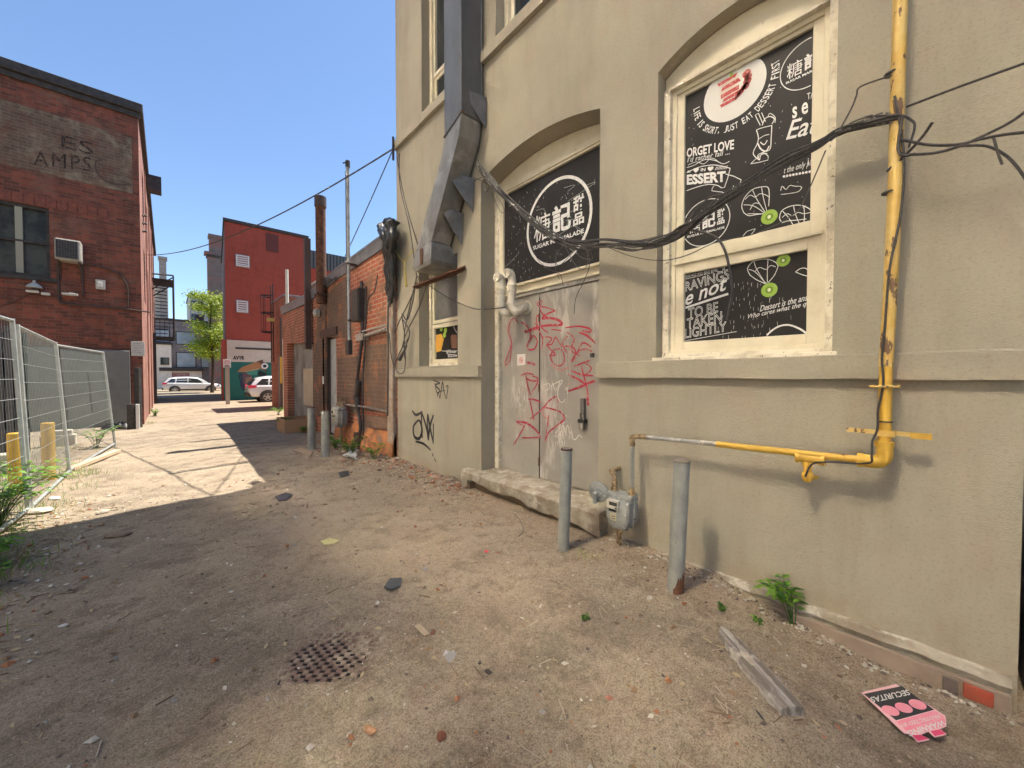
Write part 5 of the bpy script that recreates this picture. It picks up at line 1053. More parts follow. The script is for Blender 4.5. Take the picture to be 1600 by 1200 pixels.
a = MB(); a.tube(smooth_curve([c0+Vector((0, -.05, 0)), c0, Vector((XG, c1.y, c0.z-.015)), Vector((XG, c1.y, c0.z-.07))], 5), .023, 12); a.lathe((XG, c1.y, c0.z-.09), [(.026, 0), (.026, .025)], 12); a.build('corner_fitting', mt['brass'], gp, smooth=True)
mz0 = px(988, 765, X=XG).z; a = MB(); a.tube([(XG, c1.y, c0.z-.06), (XG, c1.y, mz0)], .0165, 12); a.build('drop', mt['greypaint'], gp, smooth=True)
a = MB()
for u, v in ((1383, 604),): c = P_(u, v); a.tube([c+Vector((-.035, -.06, 0)), c+Vector((-.035, .06, 0))], .007, 6); a.box(2.94, 3.098, c.y-.055, c.y-.045, c.z-.008, c.z+.008); a.box(2.94, 3.098, c.y+.045, c.y+.055, c.z-.008, c.z+.008)
c = P_(1385, 677); a.box(XG-.034, 2.99, c.y-.034, c.y+.034, c.z-.015, c.z+.015); a.box(2.975, 2.99, c.y-.17, c.y+.17, c.z-.012, c.z+.012); a.box(2.973, 2.993, c.y-.17, c.y-.09, c.z-.02, c.z+.012, 1); a.build('strap', [mt['oldyellow'], mt['yellow']], gp)
t = thing('black_wire', 'thin black wire strapped down beside the yellow gas pipe', 'wire', (3, .2, 1)); a = MB()
a.tube(smooth_curve([px(u, v, X=2.915) for u, v in ((1398, 150), (1412, 240), (1408, 330), (1390, 420), (1382, 520), (1378, 560), (1380, 600), (1372, 640), (1371, 670), (1363, 690), (1362, 712), (1355, 724), (1290, 722), (1268, 726), (1258, 745))], 5), .0055, 6)
for v in (112, 182, 300, 660): c = px(1400-.034*v*.9+8, v, X=XG); a.lathe((XG, el.y, c.z), [(.034, 0), (.034, .008)], 12)
a.build('strand', mt['cable'], t)
# ---- gas meters
def meter(name, label, loc, grp):
    t = thing(name, label, 'gas meter', (0, 0, 0), grp); g_ = mt['metergrey']
    a = MB(); ol = [(-.10,.0),(.10,.0),(.115,.03),(.115,.19),(.09,.21),(-.09,.21),(-.115,.19),(-.115,.03),(-.06,-.05),(.06,-.05)]
    out = [(-.115,.04),(-.09,-.03),(-.05,-.065),(.05,-.065),(.09,-.03),(.115,.04),(.115,.18),(.09,.2),(-.09,.2),(-.115,.18)]
    a.loft([[(x, y*s_, z*s_+(1-s_)*.07) for y, z in out] for x, s_ in ((-.10, .8), (-.085, .97), (-.02, 1), (-.018, 1.09), (-.002, 1.09), (0, 1), (.07, .97), (.09, .8))]); a.build('body', g_, t, smooth=True, bevel=.003)
    a = MB(); a.box(-.075, .06, -.12, .12, .195, .235); a.build('top_cover', g_, t, bevel=.012)
    a = MB()
    for k in range(8): q_ = out[k]; a.lathe((-.026, q_[0]*1.04, q_[1]*1.04+(.0)), [(.008, 0), (.008, .03)], 6, 0, (1, 0, 0))
    a.build('bolt', mt['steeldark'], t)
    a = MB(); a.box(-.125, -.082, -.03, .085, .115, .19); ix = a.build('index_box', M('index_cream', (.55, .52, .42), .4), t, bevel=.006)
    a = MB(); a.box(-.1275, -.1252, -.02, .055, .145, .175); 
    a.box(-.1275, -.1252, -.02, .0, .125, .135); a.build('index_window', mt['trim'], ix)
    a = MB(); a.box(-.1035, -.098, .0, .06, .01, .075, 0); a.box(-.1035, -.098, .005, .075, .085, .105, 1); a.box(-.1045, -.1036, .01, .05, .025, .03, 1); a.box(-.1045, -.1036, .01, .045, .045, .05, 1); a.build('label_plate', [M('label_buff', (.5, .45, .3), .5), mt['trim']], t)
    a = MB(); a.tube([(.0, -.085, .22), (.0, -.085, .30)], .022, 12); a.lathe((0, -.085, .235), [(.032, 0), (.032, .03)], 8); a.build('pipe_fitting', mt['brass'], t, smooth=True)
    a = MB(); a.tube([(.0, .085, .22), (.0, .085, .30)], .022, 12); a.lathe((0, .085, .235), [(.032, 0), (.032, .03)], 8); a.build('pipe_fitting', mt['brass'], t, smooth=True)
    t.location = loc; return t
ml = px(976, 775, X=2.93); mloc = Vector((2.93, c1.y+.075, ml.z-.21+.0))
gm = meter('gas_meter', 'grey gas meter with round regulator beside the graffiti door step', tuple(mloc), 'grey gas meters')
def mchild(mb, name, mat, par, **kw):
    off = Vector(par.location); mb.v = [p-off for p in mb.v]; loc_ = par.location.copy(); par.location = (0, 0, 0); o = mb.build(name, mat, par, **kw); par.location = loc_; return o
a = MB(); q_ = mloc+Vector((0, .085, .30)); a.tube(smooth_curve([q_+Vector((0,0,-.02)), q_+Vector((0, 0, .05)), q_+Vector((.012, .022, .085)), q_+Vector((.05, .05, .095)), q_+Vector((.12, .06, .095)), q_+Vector((.2, .065, .095))], 5), .02, 12); a.lathe(q_+Vector((0, 0, .0)), [(.028, 0), (.028, .02)], 12); a.lathe(q_+Vector((.04, .06, .085)), [(.026, 0), (.026, .022)], 10, 0, (1, .2, 0)); mchild(a, 'inlet_elbow', mt['brass'], gm, smooth=True)
rc = px(932, 768, X=2.86)
a = MB(); rc = Vector((2.86, mloc.y+.21, px(932, 768, X=2.86).z)); a.lathe(rc, [(.001, -.03), (.034, -.03), (.04, -.012), (.086, -.006), (.094, 0), (.094, .014), (.08, .022), (.04, .038), (.03, .09)], 28, 0, (1, .12, 0))
a.tube([rc+Vector((-.03, 0, 0)), rc+Vector((-.05, 0, -.01)), rc+Vector((-.045, -.0, -.09))], .02, 10); a.tube([rc+Vector((.04, -.02, 0)), rc+Vector((.05, -.12, .01))], .022, 10); mchild(a, 'regulator', mt['metergrey'], gm, smooth=True)
a = MB(); vb = mloc+Vector((0, .03, -.06)); a.tube([vb+Vector((0, 0, .02)), vb+Vector((0, 0, -.07))], .028, 10); a.tube([vb+Vector((0, 0, -.03)), vb+Vector((-.05, -.03, -.03))], .02, 8); a.tube([vb+Vector((-.03, 0, -.05)), vb+Vector((-.03, .0, -.15))], .014, 8); a.tube([vb+Vector((0, 0, -.06)), Vector((vb.x, vb.y, -.1))], .02, 8); mchild(a, 'supply_valve', mt['brass'], gm, smooth=True)
gm2 = meter('gas_meter', 'grey gas meter low on the orange brick wall behind the far bollards', (2.88, 9.0, .50), 'grey gas meters'); gm2.scale = (1.25, 1.6, 1.5)
a = MB(); a.tube([(2.9, 9.05, .75), (2.9, 9.05, 1.0), (3.02, 9.3, 1.0)], .03, 8); a.tube([(2.9, 9.0, .42), (2.9, 9.0, -.1)], .03, 8); a.tube([(2.9, 8.85, .85), (2.95, 8.9, .95)], .03, 8)
a.v = [Vector(((p.x-2.88)/1.25, (p.y-9.0)/1.6, (p.z-.5)/1.5)) for p in a.v]; s_ = gm2.location.copy(); gm2.location = (0, 0, 0); a.build('supply_pipe', mt['brass'], gm2, smooth=True); gm2.location = s_
# ---- bollards
def bollard(x, y, h, r, label, mat, dome, lean=(0, 0)):
    t = thing('bollard', label, 'bollard', (x, y, 0), 'grey steel bollards'); a = MB(); n = 22; rings = []
    for k in range(9):
        z = -.1+(h+.1)*k/8; rings.append([(x+lean[0]*z+r*math.cos(2*math.pi*i/n), y+lean[1]*z+r*math.sin(2*math.pi*i/n), z) for i in range(n)])
    a.loft(rings, cap=not dome); a.build('post', mat, t, smooth=True)
    a = MB(); c = Vector((x+lean[0]*h, y+lean[1]*h, h))
    if dome: a.lathe(c, [(r*.98, -.004), (r*1.04, 0), (r*1.04, .006), (r*.7, .018), (r*.3, .026), (.001, .03)], n); a.build('cap', mt['concrete'], t, smooth=True)
    else: a.lathe(c, [(r*1.01, -.012), (r*1.01, .002), (r*.86, .003), (r*.8, -.02), (.001, -.02)], n); a.build('rim', mt['rust'], t)
    return t
nb = px(1055, 930, Z=0); bollard(nb.x, nb.y, .955, .054, 'grey bollard with domed cap and rust at its foot, nearest the camera', mt['greypaint'], True, (.0, -.04))
nb2 = px(880, 862, Z=0); bollard(nb2.x, nb2.y, .915, .050, 'grey bollard with open rusty top in front of the graffiti door', mt['greypaint'], False, (0, -.04))
b3 = px(487, 702, Z=0); bollard(b3.x, b3.y, .885, .075, 'far left grey bollard before the brick wall', mt['greypaint'], False)
b4 = px(509, 713, Z=0); bollard(b4.x, b4.y, .88, .075, 'far right grey bollard before the second gas meter', mt['greypaint'], False)
a = MB(); n = 22; x, y = nb.x, nb.y; pts = [(t_, .05+.13*max(0, math.sin((t_-3.6)*1.3))+.02*math.sin(t_*7)) for t_ in [3.3+.12*k for k in range(20)]]
a.loft([[(x+.0548*math.cos(t_), y+.0548*math.sin(t_), -.05), (x+.0548*math.cos(t_), y-.04*z+.0548*math.sin(t_), z+.04)] for t_, z in pts], closed=False, cap=False); o = a.build('rust_patch', mt['rust'], bpy.data.objects['bollard'], smooth=True, recalc=True)
# ---- door step
st_ = thing('door_step', 'crumbling undercut concrete step below the graffiti door', 'step', (3.2, 3.2, 0)); a = MB(); rings = []
for i in range(70):
    y = 2.09+2.27*i/69; f_ = i/69; e = .02*mnoise.noise(Vector((y*5, 0, 0))); e2 = .014*mnoise.noise(Vector((y*14, 3, 0))); zb = (.055+.10*f_) + .04*mnoise.noise(Vector((y*2.6, 7, 0))) + .02*mnoise.noise(Vector((y*9, 7, 0))) - (.12 if f_ > .95 else 0)
    rings.append([(3.5, y, .283), (3.16, y, .283+e2*.4), (2.99+e, y, .272+e2), (2.96+e, y, .25+e2), (2.965+e+e2, y, .17), (2.985+e, y, zb+e2), (3.06, y, zb+.02), (3.5, y, zb+.03)])
a.loft(rings); a.build('slab', mt['concrete'], st_, smooth=True, angle=50)
a = MB(); a.box(3.0, 3.5, 4.2, 4.3, -.2, .1); a.box(3.09, 3.5, 2.12, 4.3, -.3, .08); a.build('under_fill', mt['rubble'] if 'rubble' in mt else M('earth_fill', (.25, .17, .1), .95, bump=.8), st_)
# ================================================================ cables
cb = thing('cable_bundle', 'tangled black cable bundle strung along the stucco wall past the windows', 'cables', (2.95, 2, 2.6))
main = [(745, 256), (765, 280), (790, 306), (826, 340), (870, 372), (905, 381), (945, 381), (990, 383), (1030, 378), (1062, 362), (1092, 342), (1120, 318), (1165, 290), (1220, 256), (1275, 226), (1310, 207), (1350, 192), (1400, 183)]
a = MB()
for k in range(14):
    r = random.Random(k+20); pts = []
    for i, (u, v) in enumerate(main):
        w = 5 if 4 < i < 14 else 3
        pts.append(px(u+r.uniform(-3, 3), v+r.uniform(-w, w)+(k-6)*.8, X=2.93+.018*math.sin(k*1.7)-(.03 if 6 < i < 15 else 0)))
    a.tube(smooth_curve(pts, 5), r.choice((.0045, .006, .0075)), 6)
a.build('strands', mt['cable'], cb, smooth=True)
a = MB(); r = random.Random(2); C_ = smooth_curve([px(u, v, X=2.915) for u, v in main], 8)
for k in range(64):
    a = MB(); i = r.randrange(6, len(C_)-2); c = C_[i]+Vector((r.uniform(-.012, .008), 0, r.uniform(-.03, .03))); d = (C_[i+1]-C_[i]).normalized(); a.tube([c, c+d*r.uniform(.01, .05)+Vector((0, 0, r.uniform(-.012, .012)))], r.choice((.004, .006)), 5); a.build('cable_tie', mt['tape'], cb)
def loose(pts, r_, label, X=2.92, n=6, name='loose_cable'):
    a = MB(); a.tube(smooth_curve([px(p[0], p[1], X=(p[2] if len(p) > 2 else X)) for p in pts], n), r_, 6); return a
groups = [
 ([[(905,384),(890,400),(873,415),(868,402),(880,385),(905,378)], [(900,384),(905,400),(925,405),(920,385)], [(880,378),(900,415),(915,418),(918,395),(908,384)]], .003, 'curled loops of thin cable hanging below the bundle on the transom'),
 ([[(918,385),(921,415),(912,440),(900,465),(897,490)]], .0035, 'single black cable end hanging over the graffiti door'),
 ([[(870,390),(868,420),(876,430),(880,447)], [(868,420),(874,436)]], .003, 'short frayed cable end hanging below the transom'),
 ([[(760,282),(776,305),(787,325),(785,333),(777,322),(768,300)]], .003, 'small drooping cable loop beside the duct gusset'),
 ([[(833,340),(828,365),(840,405),(870,425),(905,415)]], .0028, 'thin drooping wire crossing the round logo'),
 ([[(945,384),(985,400),(1030,407),(1070,400),(1120,378),(1180,365),(1240,335),(1262,300),(1290,235)]], .0035, 'thin wire sagging below the bundle across the poster window'),
 ([[(1060,358),(1095,362),(1120,372),(1134,395),(1141,430),(1144,455),(1140,480),(1136,500)]], .009, 'thick black cable curling down over the lower poster pane'),
 ([[(1065,365),(1085,330),(1110,308),(1135,302)], [(1040,372),(1075,345),(1090,320)]], .005, 'short black cable arching over the small round logo'),
 ([[(1308,210),(1330,170),(1338,150),(1345,135),(1393,118)]], .0045, 'black cable looping up to the tie on the yellow gas pipe'),
 ([[(1350,193),(1400,180),(1424,188),(1429,200),(1420,230)]], .006, 'black cable hooked over the yellow gas pipe'),
 ([[(1385,268,2.93),(1412,245,2.93),(1440,215,2.93),(1457,191,2.9)]], .007, 'stiff cable stub crossing the yellow gas pipe'),
 ([[(1408,218),(1450,226),(1495,226),(1530,218),(1570,210),(1610,206)], [(1415,242),(1460,239),(1500,228),(1545,208),(1580,190),(1605,172)], [(1410,180),(1405,215),(1404,235),(1412,243),(1430,240)]], .007, 'black cables leaving the gas pipe towards the right edge'),
 ([[(1500,228),(1540,228),(1570,242),(1590,262),(1606,285)]], .006, 'black cable drooping at the right edge of the wall'),
 ([[(1552,213),(1558,235),(1566,257)]], .005, 'short cut cable end hanging at the right edge'),
 ([[(1416,167),(1500,135),(1606,97)]], .006, 'straight black cable rising to the right edge'),
 ([[(742,278),(755,285),(760,300),(768,288),(790,305)], [(740,283),(760,276),(775,292)]], .005, 'tangle of black cable behind the duct gusset')]
for pl, r_, lab in groups:
    a = MB()
    for pts in pl: a.tube(smooth_curve([px(p[0], p[1], X=(p[2] if len(p) > 2 else 2.91)) for p in pts], 6), r_, 6)
    tag(a.build('loose_cable', mt['cable'], smooth=True), lab, 'cable')
a = MB(); r = random.Random(6)
for pts in ([(624,240),(625,290),(640,355),(650,425),(653,432)], [(620,245),(632,310),(655,390)], [(655,432),(640,470),(625,500),(617,520)], [(651,432),(640,480),(632,520),(632,560)], [(650,435),(645,470),(636,500),(628,490),(632,520)], [(668,440),(655,480),(635,520),(628,545)],
            [(640,525),(625,550),(616,572)], [(608,520),(612,560),(622,582),(632,578),(633,540)], [(630,500),(640,520),(634,540)]):
    a.tube(smooth_curve([px(u, v, X=2.98) for u, v in pts], 5), .009, 5)
a.tube([px(636, 540, X=2.98), px(624, 562, X=2.98)], [.01, .035, ][0:2], 6); tag(a.build('hanging_cables', mt['cable'], smooth=True), 'slack black cables hanging from the duct to the far corner of the stucco wall', 'cables')
a = MB(); a.tube(smooth_curve([px(u, v, X=3.04) for u, v in ((664, 442), (700, 465), (740, 482), (765, 483), (790, 480))], 6), .007, 5); tag(a.build('loose_cable', mt['cable']), 'thin cable drooping from the rusty angle to the vent pipes', 'cable')
def catenary(p, q_, sag, r_, label, name='overhead_wire'):
    p = Vector(p); q_ = Vector(q_); a = MB(); a.tube([p.lerp(q_, k/24)-Vector((0, 0, 4*sag*k/24*(1-k/24))) for k in range(25)], r_, 5); return tag(a.build(name, mt['cable']), label, 'wire')
catenary((3.05, 6.53, 5.58), (XL+.02, 21.8, 6.5), .5, .014, 'overhead wire from the stucco corner to the left brick building'); catenary((3.06, 6.54, 5.62), (3.08, 9.2, 4.28), .02, .01, 'wire slanting down from the stucco corner to the low roof')
a = MB(); a.tube([(3.02, 6.50, 5.35), (3.02, 6.50, 5.75)], .02, 6); a.tube([(3.02, 6.5, 5.6), (3.1, 6.5, 5.6)], .02, 6); tag(a.build('wire_bracket', mt['iron']), 'small iron wire bracket at the top corner of the stucco wall', 'bracket')
# ================================================================ things on the ground
def G0(u, v, dz=0.0):
    p = px(u, v, Z=0)
    for _ in range(4): p = px(u, v, Z=gz(p.x, p.y)+dz)
    return p
# ---- storm grate
g0 = G0(518, 1028); gt = thing('storm_grate', 'rusty iron storm grate half buried in the alley dirt', 'grate', tuple(g0))
ang = math.radians(-38); ca, sa = math.cos(ang), math.sin(ang)
def gl_(i, j, z=0): return Vector((g0.x+i*ca-j*sa, g0.y+i*sa+j*ca, g0.z+z))
a = MB(); a.prism([gl_(-.205, -.18, .004), gl_(.205, -.18, .004), gl_(.205, .18, .004), gl_(-.205, .18, .004)], (0, 0, .003)); a.build('pit', M('grate_holes', (.022, .018, .015), .9), gt)
a = MB(); r = random.Random(11); s = .0285
for i in range(15):
    for j in range(13):
        x = (i-7)*s; y = (j-6)*s
        if (i+j) % 2 == 0 and abs(x)/.2+abs(y)/.2 < 1.62+r.uniform(-.12, .12):
            z = .008+r.uniform(0, .002); a.loft([[gl_(x+dx*s*k, y+dy*s*k, zz) for dx, dy in ((-.53, -.53), (.53, -.53), (.53, .53), (-.53, .53))] for k, zz in ((1.0, z-.004), (1.0, z+.006), (.85, z+.008))])
a.build('bars', M('rusty_iron', (.17, .10, .075), .75, (.24, .165, .12), 30, lo=.4, hi=.6, bump=.6, bscale=90, col3=(.36, .28, .2), scale3=9, t3=(.5, .62)), gt)
a = MB()      # dirt spilled over the rim
for k in range(46):
    t_ = 2*math.pi*k/46; rr = .235+.015*r.uniform(-1, 1); c = gl_(rr*math.cos(t_)*.98, rr*math.sin(t_)*.88); c.z = g0.z+.002
    a.lathe(c, [(.034, -.01), (.03, .004), (.02, .010), (.001, .013)], 8)
tag(a.build('dirt_rim', mt['dirt'], smooth=True, angle=90), 'low rim of dirt spilled round the storm grate', 'dirt', kind='stuff')
# ---- weathered plank
p0, p1 = G0(1128, 985, .02), G0(1238, 1112, .02); d = (p1-p0); L_ = d.length; yaw = math.atan2(d.y, d.x)
pk = thing('driftwood_plank', 'grey weathered plank lying on the dirt near the wall corner', 'plank'); a = MB(); rings = []; nn = 60
for i in range(nn):
    f_ = i/(nn-1); w = .052*min(1, .35+f_*2.6)*(1.12 if f_ > .5 else 1) + .008*mnoise.noise(Vector((f_*11, 0, 0))); e = .012*mnoise.noise(Vector((f_*12, 8, 0))); row = []
    for k in range(13):
        v_ = -1+k/6; h = .024+.006*mnoise.noise(Vector((f_*5, k*.9, 3)))+.006*mnoise.noise(Vector((f_*1.5, k*3.7, 0))); jag = (.02*mnoise.noise(Vector((k*1.9, 1, 0))) if i in (0, nn-1) else 0)
        row.append((L_*f_+jag, w*v_+e, h*1.5*(1-.25*abs(v_)**4)+.012))
    rings.append([(L_*f_, -w+e, -.01)]+row+[(L_*f_, w+e, -.01)])
a.loft(rings); a.build('board', M('grey_old_wood', (.44, .40, .36), .9, (.17, .14, .115), 9, lo=.42, hi=.62, bump=1, bscale=30, stretch=(.12, 3.2, 1), col3=(.48, .43, .37), scale3=7, t3=(.6, .7)), pk, smooth=True, angle=35)
a = MB(); a.loft([[(L_*.45+x*k, y*k-.01, z) for x, y in ((-.07, -.012), (-.02, -.03), (.05, -.02), (.07, .01), (.01, .022), (-.05, .016))] for k, z in ((1, .02), (.95, .044), (.6, .056))]); a.build('splinter', M('pale_splinter', (.55, .48, .38), .85, (.36, .3, .23), 30, bump=.7), pk, smooth=True)
pk.location = Vector((p0.x, p0.y, gz(p0.x, p0.y)-.004)); pk.rotation_euler = (0, math.atan2(gz(p0.x, p0.y)-gz(p1.x, p1.y), L_), yaw)
# ---- fallen sign
zs = -.045; P3 = lambda u, v, dz=0: px(1080+u/3.077, 860+v/3.077, Z=zs+dz)
sg = thing('warning_sign', 'pink and black security warning sign lying upside down and torn on the dirt', 'sign', tuple(P3(1000, 760)))
out = [(818, 682), (985, 642), (1222, 795), (1228, 842), (1195, 858), (1228, 882), (1170, 897), (1140, 868), (1105, 885), (1145, 908), (1090, 920), (1050, 880), (1025, 878)]
a = MB(); a.prism([P3(*q_) for q_ in out], (0, 0, -.004)); a.build('board', mt['pinkl'], sg)
a = MB(); D_ = .0012
a.poly([P3(830, 690, D_), P3(1012, 652, D_), P3(1168, 766, D_), P3(985, 817, D_)], 0)
a.poly([P3(985, 822, D_), P3(1170, 770, D_), P3(1216, 800, D_), P3(1035, 868, D_)], 1)
a.poly([P3(1035, 870, D_), P3(1216, 803, D_), P3(1224, 840, D_), P3(1150, 862, D_), P3(1100, 880, D_), P3(1052, 878, D_)], 1)
a.poly([P3(1150, 868, D_), P3(1195, 860, D_), P3(1224, 880, D_), P3(1172, 893, D_)], 2); a.poly([P3(1062, 888, D_), P3(1105, 886, D_), P3(1140, 905, D_), P3(1092, 916, D_)], 2)
for u, v in ((958, 770), (1022, 756), (1088, 740)):
    o_, x_, y_ = P3(u, v, D_*2), P3(u+30, v-7, D_*2), P3(u+32, v+25, D_*2); a.add([o_+(x_-o_)*(1.02*math.cos(2*math.pi*k/24))+(y_-o_)*(.98*math.sin(2*math.pi*k/24)) for k in range(24)], [tuple(range(24))], 1)
text(a, 'SECURITAS', P3(1040, 668, D_*2), P3(858, 706, D_*2), P3(1056, 694, D_*2), 3, bold=.02)
text(a, 'PROTECTED BY', P3(1190, 786, D_*2), P3(1000, 835, D_*2), P3(1200, 803, D_*2), 3, bold=.01)
text(a, 'WARNING', P3(1212, 812, D_*2), P3(1036, 868, D_*2), P3(1226, 838, D_*2), 3, bold=.03)
a.build('print', [mt['black'], mt['pink'], M('sign_red_pink', (.75, .06, .16), .5), mt['plate']], sg, recalc=False)
# ---- plants
def leaf(mb, p, d, up, l, w, m=0):
    s = d.cross(up).normalized(); q1 = p+d*l*.45+s*w; q2 = p+d*l*.45-s*w; e = p+d*l-up*l*.15; md = p+d*l*.5+up*l*.06
    mb.add([p, q1, md, q2, e], [(0, 1, 2), (0, 2, 3), (1, 4, 2), (2, 4, 3)], m)
def weed(loc, h, n, label, cat='weed', seed=0, spread=.5, ll=.05, compound=True, grp=None, name='weed_plant'):
    r = random.Random(seed); L = Vector(loc); t = thing(name, label, cat, loc, grp); a = MB(); b = MB()
    for k in range(n):
        t_ = r.uniform(0, 6.28); l = h*r.uniform(.55, 1); sp = spread*r.uniform(.3, 1)
        p = L+Vector((r.uniform(-.02, .02), r.uniform(-.02, .02), -.02)); q = p+Vector((math.cos(t_)*sp*l*.5, math.sin(t_)*sp*l*.5, l*.65)); e = p+Vector((math.cos(t_)*sp*l*1.3, math.sin(t_)*sp*l*1.3, l))
        C = smooth_curve([p, q, e], 5); a.tube(C, [.0035*(1-.07*i) for i in range(len(C))], 4)
        if compound:
            for i in range(5, len(C), 2):
                for s in (-1, 1):
                    dr = (C[i]-C[i-1]).normalized(); sd_ = dr.cross(Vector((0, 0, 1))).normalized()*s; leaf(b, C[i], (sd_*.8+dr*.5+Vector((0, 0, r.uniform(-.4, .1)))).normalized(), Vector((0, 0, 1)), ll*r.uniform(.7, 1.2), ll*.27, r.choice((0, 0, 1)))
            leaf(b, C[-1], Vector((math.cos(t_), math.sin(t_), -.3)).normalized(), Vector((0, 0, 1)), ll*1.2, ll*.3)
        else:
            for i in range(2, len(C)):
                for s in range(2): dd = Vector((r.uniform(-1, 1), r.uniform(-1, 1), r.uniform(-.2, .6))).normalized(); leaf(b, C[i], dd, Vector((0, 0, 1)), ll*r.uniform(.5, 1.1), ll*.3, r.choice((0, 1)))
    a.build('stem', mt['leafd'], t); b.build('leaves', [mt['leafw'], mt['leafd']], t, recalc=False); return t
wp = px(1240, 955, X=3.0)
weed((2.98, wp.y, gz(2.98, wp.y)), .3, 8, 'bright green leafy weed growing at the foot of the stucco wall', seed=3, spread=.55, ll=.075)
a_ = G0(1128, 955); weed(tuple(a_), .07, 2, 'tiny two-leaved sprout in the sandy dirt', seed=5, ll=.03, compound=False)
a_ = G0(1180, 972); weed(tuple(a_), .06, 3, 'small green sprout just above the weathered plank', seed=6, ll=.03, compound=False)
a_ = G0(915, 968); weed(tuple(a_), .05, 6, 'faint grassy sprout in the open dirt', seed=8, ll=.02, compound=False)
for i, (x, y, h, lab) in enumerate(((-1.30, 6.3, .62, 'tall green weed behind the nearest fence panel'), (-1.42, 5.6, .5, 'leafy weed at the left edge beside the wire mesh'), (-1.65, 7.0, .55, 'green weed deep behind the nearest fence panel'), (-1.15, 5.1, .26, 'low dark weed at the left edge in the shade'), (-1.08, 4.55, .2, 'low weed nearest the camera at the left edge'))):
    weed((x, y, gz(x, y)), h, 60, lab, seed=20+i, spread=.8, ll=.075, compound=(i % 3 == 0), grp='weeds along the fence')
for i, (u, v, h, n, lab) in enumerate(((548, 712, .42, 14, 'green weed under the second gas meter'), (585, 722, .4, 10, 'thin green weed by the cable base box'), (525, 700, .3, 10, 'weed behind the far right bollard'), (435, 648, .35, 16, 'grassy weed clump at the annex corner'), (446, 672, .4, 12, 'weed clump at the garage corner'), (475, 676, .2, 10, 'low weed before the garage opening'), (242, 650, .3, 10, 'small weed at the corner of the left brick wall'), (150, 700, .5, 18, 'round green weed behind the leaning fence panel'))):
    p = px(u, v, Z=0); weed((min(p.x, 2.97) if u > 500 else p.x, p.y, 0), h, n, lab, seed=40+i, ll=.075, compound=bool(i % 2), spread=.7)
a = MB(); r = random.Random(9)      # grass tufts
spots = [(-1.1, 6.9, .25, 90), (-1.05, 8.9, .3, 160), (-.95, 7.9, .25, 60), (-1.0, 5.0, .35, 200), (-1.15, 4.3, .3, 160), (-1.3, 6.0, .3, 200), (-1.8, 9.5, .8, 300), (-1.9, 12.0, .7, 260), (-1.2, 3.9, .3, 120), (2.85, 8.2, .3, 120), (2.9, 7.1, .2, 70), (2.75, 9.6, .3, 90), (3.4, 19.6, .5, 260), (2.9, 14.9, .4, 160), (-.45, 17.2, .15, 50), (2.75, 4.9, .15, 14), (2.6, 2.0, .1, 10)]
for x0, y0, sp, n in spots:
    for k in range(n):
        x = x0+r.gauss(0, sp*.5); y = y0+r.gauss(0, sp*.8)
        if x > 3.05 and y < 15.7: continue
        h = r.uniform(.04, .15); p = Vector((x, y, gz(x, y)-.01)); d = Vector((r.gauss(0, .35), r.gauss(0, .35), 1))*h; s = Vector((r.uniform(-1, 1), r.uniform(-1, 1), 0)).normalized()*.003
        a.add([p-s, p+s, p+d*.6+s*.7, p+d*.6-s*.7, p+d+Vector((d.x*.5, d.y*.5, -h*.1))], [(0, 1, 2, 3), (3, 2, 4)], r.choice((0, 0, 1, 2)))
tag(a.build('grass', [mt['grassm'], mt['leafw'], mt['dry']], recalc=False), 'thin grass tufts along the fence and wall feet', 'grass', kind='stuff')
# ---- gravel and litter
gm_ = [M('chip_pale', (.50, .44, .36), .9), M('chip_tan', (.36, .27, .19), .9), M('chip_dark', (.12, .09, .07), .9), M('chip_grey', (.30, .28, .25), .9), M('chip_red', (.33, .13, .08), .9), M('chip_white', (.62, .59, .53), .8)]
def stone(mb, p, s, m, r, flat=.55):
    M_ = Matrix.Rotation(r.uniform(0, 6.28), 3, 'Z') @ Matrix.Rotation(r.uniform(-.4, .4), 3, 'X'); vs = []
    for d in ((1, 0, 0), (-1, 0, 0), (0, 1, 0), (0, -1, 0), (0, 0, 1), (0, 0, -1), ): q = Vector(d)*s*r.uniform(.6, 1.15); q.z *= flat; q.y *= r.uniform(.5, 1); vs.append(p+M_ @ q)
    mb.add(vs, [(0, 2, 4), (2, 1, 4), (1, 3, 4), (3, 0, 4), (2, 0, 5), (1, 2, 5), (3, 1, 5), (0, 3, 5)], m)
a = MB(); r = random.Random(13)
for k in range(24000):
    if k < 17000: x = r.uniform(-1.5, 3.1); y = .3+7*r.random()**1.6-(.9 if x > 1.2 else 0)*r.random()
    elif k < 21000: x = 3.08-abs(r.gauss(0, .35)); y = r.uniform(-.3, 10)
    else: x = r.uniform(-.9, 3.0); y = r.uniform(5, 18)
    if x > 3.09: continue
    if mnoise.noise(Vector((x*1.3, y*1.3, 4))) < r.uniform(-.5, .3) and k < 21000: continue
    if (x-g0.x)**2+(y-g0.y)**2 < .035: continue
    s = min(.02, .0022*math.exp(abs(r.gauss(0, .8)))+(.002 if y > 5 else 0)); m = r.choice((0, 1, 1, 2, 2, 3, 3, 1, 2, 0, 4, 5, 1, 1, 2) if r.random() < .7 else (1, 2, 3))
    stone(a, Vector((x, y, gz(x, y)+s*.15)), s, m, r)
tag(a.build('gravel', gm_, recalc=False), 'small stones and chips scattered over the alley dirt', 'gravel', kind='stuff')
a = MB(); r = random.Random(17)
def sz(y): return 1
